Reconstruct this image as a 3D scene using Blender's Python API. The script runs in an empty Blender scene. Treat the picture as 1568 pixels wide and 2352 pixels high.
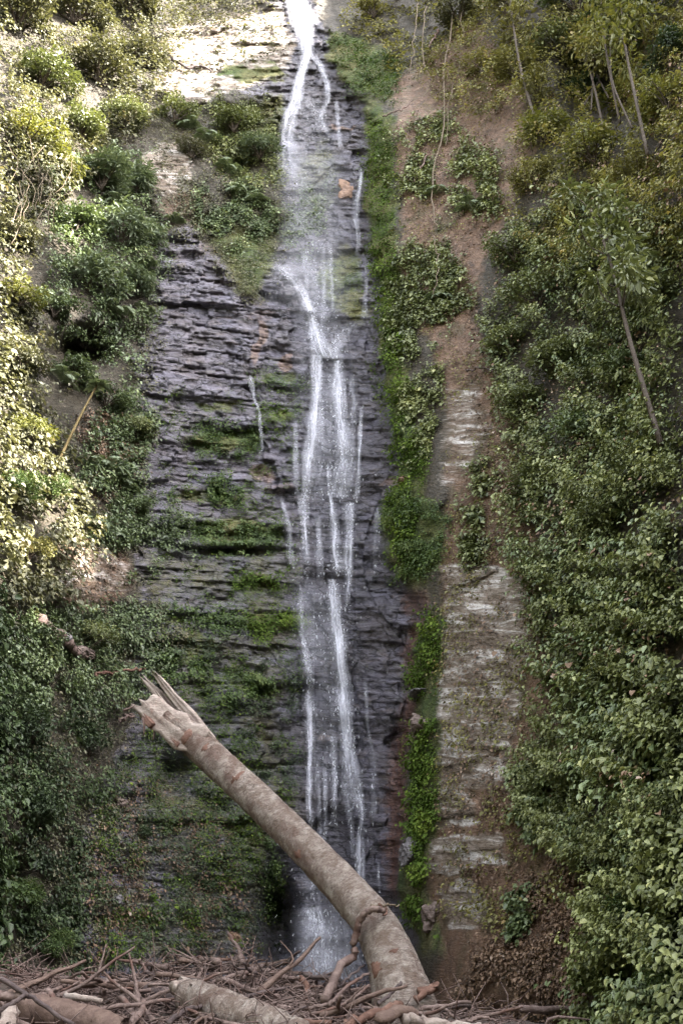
import bpy, math, random
import numpy as np
from mathutils import Vector, Matrix

random.seed(7)
RNG = np.random.default_rng(11)
SC = bpy.context.scene
COL = SC.collection
R = math.radians

# ------------------------------------------------------------------ camera model
W, H, F = 1568.0, 2352.0, 2037.0          # photograph grid used for measuring directions
PITCH = R(24.0)
CAM = np.array([0.0, 0.0, 2.0])
CP, SP = math.cos(PITCH), math.sin(PITCH)

def ray(px, py):
    cx = (np.asarray(px, float) - W / 2) / F
    cy = (H / 2 - np.asarray(py, float)) / F
    return np.stack([cx, CP - cy * SP, cy * CP + SP], -1)

def at(px, py, Y):
    d = ray(px, py)
    return CAM + d * (np.asarray(Y, float) / d[..., 1])[..., None]

def V(px, py, Y):
    return Vector(at(px, py, Y))

# ------------------------------------------------------------------ noise
def _h(ix, iy, iz, seed):
    n = (ix.astype(np.int64) * 374761393 + iy.astype(np.int64) * 668265263 + iz.astype(np.int64) * 2147483647 + seed * 1274126177) & 0xFFFFFFFF
    n = ((n ^ (n >> 13)) * 1274126177) & 0xFFFFFFFF
    n = ((n ^ (n >> 16)) * 2246822519) & 0xFFFFFFFF
    return ((n ^ (n >> 15)) & 0xFFFFFF) / float(0xFFFFFF)

def vnoise(x, y, z=None, seed=0):
    x = np.asarray(x, float); y = np.asarray(y, float)
    z = np.zeros_like(x) if z is None else np.asarray(z, float)
    ix, iy, iz = np.floor(x), np.floor(y), np.floor(z)
    fx, fy, fz = x - ix, y - iy, z - iz
    fx, fy, fz = [t * t * (3 - 2 * t) for t in (fx, fy, fz)]
    out = 0
    for dx in (0, 1):
        for dy in (0, 1):
            for dz in (0, 1):
                w = (fx if dx else 1 - fx) * (fy if dy else 1 - fy) * (fz if dz else 1 - fz)
                out = out + w * _h(ix + dx, iy + dy, iz + dz, seed)
    return out

def fbm(x, y, z=None, seed=0, octs=4):
    s, a, t = 0, 1.0, 0
    for o in range(octs):
        k = 2.0 ** o
        s = s + a * vnoise(np.asarray(x) * k, np.asarray(y) * k, None if z is None else np.asarray(z) * k, seed + o * 17)
        t += a; a *= 0.5
    return s / t

def sstep(a, b, x):
    t = np.clip((x - a) / (b - a), 0, 1)
    return t * t * (3 - 2 * t)

def poly_sd(poly, x, y):
    """signed distance to a polygon, positive inside"""
    poly = np.asarray(poly, float)
    x = np.asarray(x, float); y = np.asarray(y, float)
    d = np.full(x.shape, 1e18); inside = np.zeros(x.shape, bool)
    n = len(poly)
    for i in range(n):
        ax, ay = poly[i]; bx, by = poly[(i + 1) % n]
        ex, ey = bx - ax, by - ay
        t = np.clip(((x - ax) * ex + (y - ay) * ey) / (ex * ex + ey * ey + 1e-9), 0, 1)
        d = np.minimum(d, (x - ax - t * ex) ** 2 + (y - ay - t * ey) ** 2)
        c = ((ay > y) != (by > y)) & (x < (bx - ax) * (y - ay) / (by - ay + 1e-12) + ax)
        inside ^= c
    d = np.sqrt(d)
    return np.where(inside, d, -d)

# ------------------------------------------------------------------ objects helpers
def tag(o, label=None, cat=None, group=None, kind=None):
    if label: o['label'] = label
    if cat: o['category'] = cat
    if group: o['group'] = group
    if kind: o['kind'] = kind
    return o

def link(name, me, mat=None, parent=None):
    if mat is not None and not me.materials: me.materials.append(mat)
    o = bpy.data.objects.new(name, me); COL.objects.link(o)
    if parent is not None: o.parent = parent
    return o

def empty(name, loc=(0, 0, 0), rz=0.0):
    o = bpy.data.objects.new(name, None); COL.objects.link(o)
    o.location = loc; o.rotation_euler = (0, 0, rz); o.empty_display_size = 0.1
    return o

def copy_tree(o, parent=None):
    c = o.copy(); COL.objects.link(c); c.parent = parent
    for ch in list(o.children): copy_tree(ch, c)
    return c

def mesh_np(name, verts, quads, attrs=None, uv=None, smooth=False):
    me = bpy.data.meshes.new(name)
    verts = np.ascontiguousarray(verts, np.float32).reshape(-1, 3)
    quads = np.ascontiguousarray(quads, np.int32)
    k = quads.shape[1]
    me.vertices.add(len(verts)); me.vertices.foreach_set('co', verts.ravel())
    me.loops.add(quads.size); me.loops.foreach_set('vertex_index', quads.ravel())
    me.polygons.add(len(quads)); me.polygons.foreach_set('loop_start', np.arange(0, quads.size, k, dtype=np.int32))
    me.update(calc_edges=True)
    for kx, arr in (attrs or {}).items():
        a = me.attributes.new(kx, 'FLOAT', 'POINT')
        a.data.foreach_set('value', np.ascontiguousarray(arr, np.float32).ravel())
    if uv is not None:
        l = me.uv_layers.new(name='UVMap')
        l.data.foreach_set('uv', np.ascontiguousarray(uv[quads.ravel()], np.float32).ravel())
    if smooth: me.polygons.foreach_set('use_smooth', np.ones(len(quads), bool))
    return me

class Tubes:
    """collects bent tapering tubes"""
    def __init__(s): s.v = []; s.q = []; s.n = 0; s.u = []
    def add(s, pts, rads, sides=6, rough=0.0, cap=True, seed=0):
        pts = np.asarray([tuple(p) for p in pts], float); rads = np.asarray(rads, float)
        m = len(pts)
        tang = np.gradient(pts, axis=0); tang /= np.linalg.norm(tang, axis=1)[:, None] + 1e-9
        ref = np.array([0.0, 0.0, 1.0]) if abs(tang[:, 2].mean()) < 0.8 else np.array([0.0, 1.0, 0.0])
        A = np.cross(tang, ref); A /= np.linalg.norm(A, axis=1)[:, None] + 1e-9
        B = np.cross(tang, A)
        ang = np.linspace(0, 2 * math.pi, sides, endpoint=False)
        rr = rads[:, None] * np.ones(sides)[None]
        if rough:
            rr = rr * (1 + rough * (np.random.default_rng(seed + 5).random((m, sides)) - 0.5))
        ring = pts[:, None] + A[:, None] * (np.cos(ang)[None, :, None] * rr[..., None]) + B[:, None] * (np.sin(ang)[None, :, None] * rr[..., None])
        if cap:
            ring = np.concatenate([np.repeat(pts[:1, None], sides, 1), ring, np.repeat(pts[-1:, None], sides, 1)], 0)
        mm = len(ring)
        i, j = np.meshgrid(np.arange(mm - 1), np.arange(sides), indexing='ij')
        j2 = (j + 1) % sides
        q = np.stack([i * sides + j, i * sides + j2, (i + 1) * sides + j2, (i + 1) * sides + j], -1).reshape(-1, 4) + s.n
        L = np.concatenate([[0], np.cumsum(np.linalg.norm(np.diff(ring.mean(1), axis=0), axis=1))])
        s.u.append(np.repeat(L, sides))
        s.v.append(ring.reshape(-1, 3)); s.q.append(q); s.n += mm * sides
        return s
    def build(s, name, mat, parent=None, smooth=True, origin=None):
        v = np.concatenate(s.v)
        if origin is not None: v = v - np.asarray(origin)
        return link(name, mesh_np(name, v, np.concatenate(s.q), {'along': np.concatenate(s.u)}, smooth=smooth), mat, parent)

def spline(pts, n):
    pts = np.asarray([tuple(p) for p in pts], float); m = len(pts)
    t = np.linspace(0, m - 1, n); i = np.clip(np.floor(t).astype(int), 0, m - 2); f = (t - i)[:, None]
    g = lambda k: pts[np.clip(k, 0, m - 1)]
    p0, p1, p2, p3 = g(i - 1), g(i), g(i + 1), g(i + 2)
    return 0.5 * ((2 * p1) + (-p0 + p2) * f + (2 * p0 - 5 * p1 + 4 * p2 - p3) * f ** 2 + (-p0 + 3 * p1 - 3 * p2 + p3) * f ** 3)

# ------------------------------------------------------------------ materials
def newmat(name):
    m = bpy.data.materials.new(name); m.use_nodes = True
    nt = m.node_tree; nt.nodes.clear()
    out = nt.nodes.new('ShaderNodeOutputMaterial')
    return m, nt, out

class NT:
    def __init__(s, nt): s.nt = nt
    def n(s, t, **kw):
        nd = s.nt.nodes.new(t)
        for k, v in kw.items():
            if k.startswith('i_'):
                key = k[2:]; key = int(key) if key.isdigit() else key.replace('_', ' ')
                s.put(nd.inputs[key], v)
            else: setattr(nd, k, v)
        return nd
    def put(s, sock, v):
        if hasattr(v, 'is_output') or isinstance(v, bpy.types.NodeSocket): s.nt.links.new(v, sock)
        else:
            try: sock.default_value = v
            except Exception: sock.default_value = (*v, 1.0)
    def math(s, op, a, b=0.0, clamp=False):
        nd = s.n('ShaderNodeMath', operation=op, use_clamp=clamp); s.put(nd.inputs[0], a); s.put(nd.inputs[1], b); return nd.outputs[0]
    def mix(s, f, a, b, mode='MIX'):
        nd = s.n('ShaderNodeMix', data_type='RGBA', blend_type=mode)
        s.put(nd.inputs[0], f); s.put(nd.inputs[6], a); s.put(nd.inputs[7], b); return nd.outputs[2]
    def attr(s, name): return s.n('ShaderNodeAttribute', attribute_name=name).outputs['Fac']
    def noise(s, vec, scale, detail=4, rough=0.55, dist=0.0):
        nd = s.n('ShaderNodeTexNoise'); s.put(nd.inputs['Vector'], vec); nd.inputs['Scale'].default_value = scale
        nd.inputs['Detail'].default_value = detail; nd.inputs['Roughness'].default_value = rough; nd.inputs['Distortion'].default_value = dist
        return nd.outputs['Fac']
    def mapv(s, vec, scale=(1, 1, 1), loc=(0, 0, 0), rot=(0, 0, 0)):
        nd = s.n('ShaderNodeMapping'); s.put(nd.inputs[0], vec); nd.inputs['Scale'].default_value = scale
        nd.inputs['Location'].default_value = loc; nd.inputs['Rotation'].default_value = rot; return nd.outputs[0]
    def ramp(s, f, stops, interp='LINEAR'):
        nd = s.n('ShaderNodeValToRGB'); nd.color_ramp.interpolation = interp
        el = nd.color_ramp.elements
        while len(el) < len(stops): el.new(0.5)
        for e, (p, c) in zip(el, stops):
            e.position = p; e.color = (*c, 1) if len(c) == 3 else c
        s.put(nd.inputs[0], f); return nd.outputs[0]
    def coords(s): return s.n('ShaderNodeTexCoord').outputs['Object']
    def bump(s, h, strength=0.5, dist=0.05, normal=None):
        nd = s.n('ShaderNodeBump'); nd.inputs['Strength'].default_value = strength; nd.inputs['Distance'].default_value = dist
        s.put(nd.inputs['Height'], h)
        if normal is not None: s.put(nd.inputs['Normal'], normal)
        return nd.outputs[0]

def g1(v): return (v, v, v)

def cliff_material():
    m, nt, out = newmat('wet_slate_and_earth'); k = NT(nt)
    co = k.coords()
    sx = k.n('ShaderNodeSeparateXYZ'); k.put(sx.inputs[0], co)
    cb = k.n('ShaderNodeCombineXYZ'); k.put(cb.inputs[0], sx.outputs[0]); k.put(cb.inputs[1], sx.outputs[1]); k.put(cb.inputs[2], k.attr('bed'))
    strata = k.mapv(cb.outputs[0], (0.55, 0.55, 5.0))
    n1 = k.noise(strata, 1.3, 6, 0.62)
    n2 = k.noise(strata, 5.5, 5, 0.6)
    n4 = k.noise(k.mapv(cb.outputs[0], (1.5, 1.5, 8.5)), 2.6, 6, 0.72, 0.5)
    nb = k.noise(co, 0.9, 4)
    nf = k.noise(co, 9.0, 5, 0.65)
    nff = k.noise(co, 28.0, 4, 0.6)
    rock = k.ramp(n1, [(0.25, (0.045, 0.040, 0.048)), (0.42, (0.125, 0.113, 0.138)), (0.6, (0.185, 0.168, 0.205)), (0.8, (0.27, 0.25, 0.285))])
    rock2 = k.ramp(n4, [(0.36, (0.016, 0.013, 0.015)), (0.44, (0.115, 0.104, 0.126)), (0.60, (0.20, 0.182, 0.222)), (0.72, (0.31, 0.29, 0.33))])
    rock = k.mix(0.6, rock, rock2)
    rock = k.mix(k.ramp(k.noise(k.mapv(cb.outputs[0], (1.1, 1.1, 2.6)), 1.1, 4, 0.6, 0.3), [(0.45, g1(0)), (0.72, g1(0.55))]), rock, (0.29, 0.27, 0.345))
    rock = k.mix(k.ramp(k.noise(k.mapv(cb.outputs[0], (1.0, 1.0, 3.0), loc=(7, 3, 1)), 1.6, 6, 0.68, 0.4), [(0.52, g1(0)), (0.66, g1(0.6))]), rock, (0.15, 0.108, 0.078))
    rock = k.mix(k.ramp(k.noise(k.mapv(cb.outputs[0], (1.0, 1.0, 4.0), loc=(1, 9, 4)), 1.9, 6, 0.7, 0.4), [(0.55, g1(0)), (0.68, g1(0.7))]), rock, (0.075, 0.085, 0.032))
    vb = k.n('ShaderNodeVectorMath', operation='ADD')
    nz = k.n('ShaderNodeTexNoise'); k.put(nz.inputs['Vector'], co); nz.inputs['Scale'].default_value = 1.6; nz.inputs['Detail'].default_value = 5
    k.put(vb.inputs[0], k.mapv(cb.outputs[0], (1.15, 1.15, 3.3)))
    sc = k.n('ShaderNodeVectorMath', operation='SCALE'); k.put(sc.inputs[0], nz.outputs['Color']); sc.inputs['Scale'].default_value = 1.1
    k.put(vb.inputs[1], sc.outputs[0])
    vo = k.n('ShaderNodeTexVoronoi', feature='DISTANCE_TO_EDGE'); k.put(vo.inputs['Vector'], vb.outputs[0]); vo.inputs['Scale'].default_value = 1.0; vo.inputs['Randomness'].default_value = 0.9
    vc = k.n('ShaderNodeTexVoronoi', feature='F1'); k.put(vc.inputs['Vector'], vb.outputs[0]); vc.inputs['Scale'].default_value = 1.0; vc.inputs['Randomness'].default_value = 0.9
    cell = k.n('ShaderNodeSeparateColor'); k.put(cell.inputs[0], vc.outputs['Color'])
    rock = k.mix(k.math('MULTIPLY', cell.outputs[0], 0.55), rock, k.mix(cell.outputs[1], (0.058, 0.050, 0.060), (0.150, 0.142, 0.200)))
    crack = k.ramp(vo.outputs['Distance'], [(0.0, g1(0)), (0.055, g1(1))])
    rock = k.mix(crack, (0.018, 0.015, 0.017), rock)
    browny = k.ramp(nb, [(0.45, g1(0)), (0.75, g1(1))])
    rock = k.mix(k.math('MULTIPLY', browny, 0.4), rock, (0.10, 0.070, 0.048))
    wet = k.attr('wet')
    rock = k.mix(k.math('MULTIPLY', wet, 0.55), rock, (0.035, 0.034, 0.042))
    rust = k.mix(0.35, k.ramp(nf, [(0.3, (0.09, 0.05, 0.038)), (0.5, (0.23, 0.135, 0.085)), (0.7, (0.40, 0.26, 0.165))]), rock)
    redr = k.ramp(nf, [(0.3, (0.035, 0.018, 0.018)), (0.55, (0.12, 0.062, 0.05)), (0.75, (0.22, 0.14, 0.12))])
    soil = k.ramp(k.noise(co, 3.5, 7, 0.68), [(0.3, (0.045, 0.025, 0.016)), (0.5, (0.14, 0.080, 0.050)), (0.7, (0.24, 0.150, 0.10))])
    soil = k.mix(k.ramp(nff, [(0.55, g1(0)), (0.7, g1(1))]), soil, (0.22, 0.165, 0.125))
    soil = k.mix(k.ramp(k.noise(co, 1.4, 5), [(0.5, g1(0)), (0.72, g1(0.8))]), soil, (0.060, 0.056, 0.022))
    pstrata = k.math('ADD', k.math('MULTIPLY', k.noise(k.mapv(cb.outputs[0], (0.7, 0.5, 2.6)), 1.7, 8, 0.70, 0.5), 0.8), k.math('MULTIPLY', k.noise(co, 7.0, 5, 0.7), 0.2))
    pale = k.ramp(pstrata, [(0.36, (0.06, 0.042, 0.030)), (0.45, (0.16, 0.118, 0.086)), (0.52, (0.26, 0.215, 0.180)), (0.56, (0.46, 0.415, 0.385)), (0.61, (0.66, 0.615, 0.605))])
    moss = k.ramp(nf, [(0.3, (0.022, 0.032, 0.010)), (0.5, (0.052, 0.078, 0.018)), (0.72, (0.105, 0.135, 0.030))])
    moss = k.mix(k.ramp(nb, [(0.4, g1(0)), (0.65, g1(1))]), moss, k.ramp(nff, [(0.3, (0.045, 0.042, 0.016)), (0.5, (0.11, 0.105, 0.035)), (0.7, (0.19, 0.165, 0.075))]))
    moss = k.mix(k.ramp(nff, [(0.35, g1(0.75)), (0.5, g1(0))]), moss, (0.020, 0.024, 0.010))
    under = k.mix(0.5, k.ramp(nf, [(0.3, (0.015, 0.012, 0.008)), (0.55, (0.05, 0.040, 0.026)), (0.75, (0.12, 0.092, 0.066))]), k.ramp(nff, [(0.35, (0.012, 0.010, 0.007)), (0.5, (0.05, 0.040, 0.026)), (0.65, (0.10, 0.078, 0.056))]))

    def zone(name, amt, lo=0.28, hi=0.72, src=None):
        a = k.attr(name)
        s = k.math('ADD', a, k.math('MULTIPLY', k.math('SUBTRACT', src or nf, 0.5), amt))
        return k.ramp(s, [(lo, g1(0)), (hi, g1(1))])
    c = rock
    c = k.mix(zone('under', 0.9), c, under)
    c = k.mix(zone('soil', 0.7), c, soil)
    c = k.mix(zone('pale', 1.2, .24, .55, src=pstrata), c, pale)
    c = k.mix(zone('redrock', 0.9), c, redr)
    c = k.mix(k.math('MULTIPLY', zone('rust', 1.9, 0.32, 0.85, n4), 0.75), c, rust)
    mz = zone('moss', 2.1, 0.32, 0.78, k.math('ADD', k.math('MULTIPLY', n2, .35), k.math('ADD', k.math('MULTIPLY', nf, .35), k.math('MULTIPLY', nb, .3))))
    c = k.mix(mz, c, moss)
    bs = k.n('ShaderNodeBsdfPrincipled')
    k.put(bs.inputs['Base Color'], c)
    rough = k.math('SUBTRACT', 0.54, k.math('MULTIPLY', wet, 0.30))
    k.put(bs.inputs['Roughness'], k.math('MAXIMUM', rough, k.math('MULTIPLY', mz, 0.9)))
    bs.inputs['Specular IOR Level'].default_value = 0.45
    b1 = k.bump(n4, 0.8, 0.08, k.bump(k.math('ADD', crack, cell.outputs[2]), 0.6, 0.10, k.bump(nf, .01, .01, k.bump(n2, 0.6, 0.10))))
    b2 = k.bump(nf, 0.6, 0.05, k.bump(pstrata, 0.5, 0.15, b1))
    b3 = k.bump(nff, 0.5, 0.02, b2)
    k.put(bs.inputs['Normal'], b3)
    nt.links.new(bs.outputs[0], out.inputs[0])
    return m

def leaf_material(name, stops, rough=0.45, trans=0.25, spec=0.4):
    m, nt, out = newmat(name); k = NT(nt)
    t = k.attr('tint')
    rnd = k.n('ShaderNodeObjectInfo').outputs['Random']
    tt = k.math('ADD', t, k.math('MULTIPLY', k.math('SUBTRACT', rnd, 0.5), 0.22), True)
    c = k.ramp(tt, stops)
    bs = k.n('ShaderNodeBsdfPrincipled'); k.put(bs.inputs['Base Color'], c)
    bs.inputs['Roughness'].default_value = rough; bs.inputs['Specular IOR Level'].default_value = spec
    tr = k.n('ShaderNodeBsdfTranslucent'); k.put(tr.inputs['Color'], k.mix(1.0, c, (1.0, 1.0, 0.55), 'MULTIPLY'))
    mx = k.n('ShaderNodeMixShader'); mx.inputs[0].default_value = trans
    nt.links.new(bs.outputs[0], mx.inputs[1]); nt.links.new(tr.outputs[0], mx.inputs[2])
    nt.links.new(mx.outputs[0], out.inputs[0])
    return m

def wood_material(name, stops, ringscale=6.0, patch=None, patch_at=(0.56, 0.64), bump=0.6, rings=(1, 1, 1)):
    m, nt, out = newmat(name); k = NT(nt)
    co = k.coords()
    al = k.attr('along')
    vec = k.n('ShaderNodeCombineXYZ'); sep = k.n('ShaderNodeSeparateXYZ'); k.put(sep.inputs[0], co)
    k.put(vec.inputs[0], k.math('MULTIPLY', al, ringscale))
    k.put(vec.inputs[1], k.math('MULTIPLY', sep.outputs[1], 2.2)); k.put(vec.inputs[2], k.math('MULTIPLY', sep.outputs[2], 2.2))
    nr = k.noise(vec.outputs[0], 3.0, 5, 0.65)
    nf = k.noise(co, 22, 5, 0.65)
    nb = k.noise(co, 2.0, 4, 0.6, 0.6)
    f = k.math('ADD', k.math('MULTIPLY', nr, 0.55), k.math('MULTIPLY', nf, 0.45))
    c = k.ramp(f, stops)
    if patch:
        c = k.mix(k.ramp(nb, [(patch_at[0], g1(0)), (patch_at[1], g1(0.9))]), c, k.mix(nf, patch, tuple(x * 1.9 for x in patch)))
    bs = k.n('ShaderNodeBsdfPrincipled'); k.put(bs.inputs['Base Color'], c)
    bs.inputs['Roughness'].default_value = 0.75; bs.inputs['Specular IOR Level'].default_value = 0.3
    k.put(bs.inputs['Normal'], k.bump(nf, bump * 0.7, 0.02, k.bump(nr, bump, 0.03)))
    nt.links.new(bs.outputs[0], out.inputs[0])
    return m

def spray_material():
    m, nt, out = newmat('fine_spray'); k = NT(nt)
    uv = k.n('ShaderNodeUVMap').outputs[0]
    a = k.noise(k.mapv(uv, (2.2, 0.7, 1)), 1.0, 4, 0.6, 0.6)
    b = k.noise(k.mapv(uv, (14.0, 2.0, 1)), 1.0, 3, 0.6)
    al = k.math('MULTIPLY', k.attr('dens'), k.math('ADD', k.math('MULTIPLY', a, 1.1), k.math('MULTIPLY', b, 0.5)), True)
    bs = k.n('ShaderNodeBsdfPrincipled'); bs.inputs['Base Color'].default_value = (0.5, 0.5, 0.55, 1); bs.inputs['Roughness'].default_value = 0.9
    bs.inputs['Specular IOR Level'].default_value = 0.0
    k.put(bs.inputs['Alpha'], al); nt.links.new(bs.outputs[0], out.inputs[0])
    return m

def bark_material():
    m, nt, out = newmat('pale_flaking_bark'); k = NT(nt)
    co = k.coords(); al = k.attr('along')
    sep = k.n('ShaderNodeSeparateXYZ'); k.put(sep.inputs[0], co)
    vec = k.n('ShaderNodeCombineXYZ'); k.put(vec.inputs[0], k.math('MULTIPLY', al, 3.2)); k.put(vec.inputs[1], sep.outputs[1]); k.put(vec.inputs[2], k.math('ADD', sep.outputs[2], sep.outputs[0]))
    rings = k.noise(vec.outputs[0], 6.0, 6, 0.7, 0.6)
    fleck = k.noise(k.mapv(vec.outputs[0], (1.0, 1.0, 1.0)), 17.0, 5, 0.72, 0.8)
    fine = k.noise(co, 70.0, 3, 0.6)
    big = k.noise(co, 1.7, 5, 0.62, 0.8)
    mid = k.noise(co, 6.5, 5, 0.65, 0.5)
    c = k.ramp(k.math('ADD', k.math('MULTIPLY', rings, .4), k.math('MULTIPLY', fleck, .6)), [(0.34, (0.075, 0.040, 0.030)), (0.44, (0.19, 0.138, 0.115)), (0.53, (0.32, 0.262, 0.232)), (0.64, (0.54, 0.478, 0.440))])
    c = k.mix(k.ramp(mid, [(0.38, g1(0.75)), (0.52, g1(0))]), c, (0.16, 0.105, 0.078))
    c = k.mix(k.ramp(mid, [(0.52, g1(0)), (0.66, g1(0.55))]), c, (0.55, 0.48, 0.42))
    c = k.mix(k.ramp(k.math('ADD', k.math('MULTIPLY', big, .7), k.math('MULTIPLY', fleck, .3)), [(0.53, g1(0)), (0.59, g1(0.85))]), c, k.mix(mid, (0.07, 0.034, 0.026), (0.18, 0.095, 0.072)))
    c = k.mix(k.math('MULTIPLY', fine, 0.25), c, (0.42, 0.36, 0.31))
    bs = k.n('ShaderNodeBsdfPrincipled'); k.put(bs.inputs['Base Color'], c)
    bs.inputs['Roughness'].default_value = 0.8; bs.inputs['Specular IOR Level'].default_value = 0.25
    k.put(bs.inputs['Normal'], k.bump(fleck, 1.0, 0.04, k.bump(rings, 1.0, 0.07)))
    nt.links.new(bs.outputs[0], out.inputs[0])
    return m

def water_material(name, gain=1.0):
    m, nt, out = newmat(name); k = NT(nt)
    uv = k.n('ShaderNodeUVMap').outputs[0]
    a = k.noise(k.mapv(uv, (7.0, 0.35, 1)), 1.0, 3, 0.6, 0.3)
    b = k.noise(k.mapv(uv, (26.0, 1.3, 1)), 1.0, 4, 0.65)
    c = k.noise(k.mapv(uv, (30.0, 9.0, 1), rot=(0, 0, 0.5)), 1.0, 3, 0.7)
    s = k.math('ADD', k.math('MULTIPLY', a, 0.45), k.math('ADD', k.math('MULTIPLY', b, 0.42), k.math('MULTIPLY', c, 0.18)))
    d = k.attr('dens')
    st = k.n('ShaderNodeMapRange', interpolation_type='SMOOTHSTEP'); k.put(st.inputs[0], s); st.inputs[1].default_value = 0.42; st.inputs[2].default_value = 0.66
    al = k.math('ADD', k.math('MULTIPLY', d, 0.10), k.math('MULTIPLY', k.math('MULTIPLY', d, gain * 0.82), k.math('ADD', k.math('MULTIPLY', k.math('POWER', d, 3.0), 0.42), st.outputs[0])), True)
    bs = k.n('ShaderNodeBsdfPrincipled')
    bs.inputs['Base Color'].default_value = (0.50, 0.50, 0.57, 1)
    bs.inputs['Roughness'].default_value = 0.5
    k.put(bs.inputs['Alpha'], al)
    k.put(bs.inputs['Normal'], k.bump(s, 0.8, 0.06))
    nt.links.new(bs.outputs[0], out.inputs[0])
    return m

M = {}
M['cliff'] = cliff_material()
M['ivy'] = leaf_material('ivy_leaf', [(0.0, (0.060, 0.073, 0.025)), (0.45, (0.132, 0.151, 0.057)), (0.8, (0.232, 0.251, 0.101)), (1.0, (0.377, 0.374, 0.161))], 0.42, 0.18, 0.5)
M['dark'] = leaf_material('dark_green_leaf', [(0.0, (0.039, 0.054, 0.022)), (0.5, (0.098, 0.132, 0.058)), (0.85, (0.187, 0.230, 0.108)), (1.0, (0.321, 0.346, 0.164))], 0.42, 0.2, 0.5)
M['shade'] = leaf_material('painted_shade_leaf', [(0.0, (0.015, 0.025, 0.010)), (0.5, (0.041, 0.062, 0.024)), (0.85, (0.071, 0.103, 0.039)), (1.0, (0.126, 0.150, 0.070))], 0.5, 0.2, 0.35)  # leaf green darkened, painting deep shade into its colour
M['olive'] = leaf_material('olive_leaf', [(0.0, (0.069, 0.061, 0.021)), (0.4, (0.139, 0.130, 0.043)), (0.75, (0.227, 0.215, 0.067)), (1.0, (0.313, 0.226, 0.090))], 0.5, 0.3)
M['bright'] = leaf_material('bright_green_leaf', [(0.0, (0.032, 0.054, 0.014)), (0.5, (0.071, 0.112, 0.030)), (1.0, (0.160, 0.197, 0.057))], 0.55, 0.3)
M['yellow'] = leaf_material('yellow_green_leaf', [(0.0, (0.068, 0.073, 0.018)), (0.5, (0.135, 0.141, 0.036)), (1.0, (0.241, 0.211, 0.057))], 0.5, 0.35)
M['fern'] = leaf_material('fern_leaf', [(0.0, (0.071, 0.089, 0.053)), (0.5, (0.130, 0.163, 0.097)), (1.0, (0.219, 0.251, 0.154))], 0.55, 0.25)
M['pale'] = leaf_material('pale_dry_leaf', [(0.0, (0.049, 0.048, 0.026)), (0.45, (0.092, 0.091, 0.050)), (0.8, (0.135, 0.133, 0.079)), (1.0, (0.173, 0.139, 0.085))], 0.5, 0.25)
M['moss'] = leaf_material('moss_tuft', [(0.0, (0.040, 0.066, 0.012)), (0.5, (0.084, 0.133, 0.023)), (1.0, (0.175, 0.228, 0.041))], 0.8, 0.25, 0.15)
M['litter'] = leaf_material('dead_leaf', [(0.0, (0.05, 0.030, 0.018)), (0.45, (0.13, 0.080, 0.050)), (0.8, (0.24, 0.155, 0.10)), (1.0, (0.40, 0.33, 0.28))], 0.6, 0.1)
M['bark'] = bark_material()
M['heartwood'] = wood_material('torn_heartwood', [(0.3, (0.075, 0.046, 0.038)), (0.46, (0.247, 0.195, 0.169)), (0.7, (0.375, 0.323, 0.289))], 0.6, (0.15, 0.075, 0.055), (0.62, 0.74), bump=1.0)
M['redbark'] = wood_material('bare_red_wood', [(0.3, (0.06, 0.030, 0.022)), (0.5, (0.12, 0.063, 0.046)), (0.75, (0.21, 0.13, 0.10))], 3.0)
M['drift'] = wood_material('grey_driftwood', [(0.30, (0.044, 0.028, 0.024)), (0.5, (0.132, 0.091, 0.080)), (0.75, (0.275, 0.206, 0.183))], 3.0, (0.07, 0.038, 0.030), (0.52, 0.66))
M['darkwood'] = wood_material('dark_wet_wood', [(0.28, (0.030, 0.022, 0.022)), (0.5, (0.075, 0.054, 0.052)), (0.75, (0.15, 0.115, 0.105))], 3.0)
M['brownlog'] = wood_material('brown_sodden_log', [(0.28, (0.060, 0.036, 0.029)), (0.5, (0.115, 0.075, 0.061)), (0.75, (0.187, 0.132, 0.106))], 3.0)
M['vine'] = wood_material('pale_vine_stem', [(0.28, (0.066, 0.047, 0.030)), (0.5, (0.121, 0.091, 0.063)), (0.75, (0.198, 0.160, 0.121))], 3.0)
M['stem'] = wood_material('brown_stem', [(0.28, (0.022, 0.016, 0.012)), (0.5, (0.052, 0.038, 0.028)), (0.75, (0.10, 0.08, 0.058))], 3.0)
M['yellowstem'] = wood_material('yellow_stem', [(0.28, (0.05, 0.034, 0.014)), (0.5, (0.10, 0.072, 0.026)), (0.75, (0.19, 0.14, 0.05))], 3.0)
M['water'] = water_material('white_water')
M['veil'] = water_material('water_veil', 0.9)
M['spray'] = spray_material()

def plain_rock(name, stops):
    m, nt, out = newmat(name); k = NT(nt)
    co = k.coords()
    n = k.noise(co, 5.0, 7, 0.66); s = k.noise(k.mapv(co, (1, 1, 5)), 4.0, 5, 0.6)
    c = k.ramp(k.math('ADD', k.math('MULTIPLY', n, 0.5), k.math('MULTIPLY', s, 0.5)), stops)
    bs = k.n('ShaderNodeBsdfPrincipled'); k.put(bs.inputs['Base Color'], c); bs.inputs['Roughness'].default_value = 0.7
    k.put(bs.inputs['Normal'], k.bump(n, 0.8, 0.06, k.bump(s, 0.6, 0.06)))
    nt.links.new(bs.outputs[0], out.inputs[0]); return m
M['orange_rock'] = plain_rock('orange_stained_rock', [(0.3, (0.07, 0.038, 0.026)), (0.5, (0.18, 0.105, 0.068)), (0.7, (0.31, 0.21, 0.15))])
M['grey_rock'] = plain_rock('grey_rock', [(0.3, (0.05, 0.044, 0.046)), (0.5, (0.12, 0.108, 0.114)), (0.7, (0.22, 0.20, 0.205))])
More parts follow.
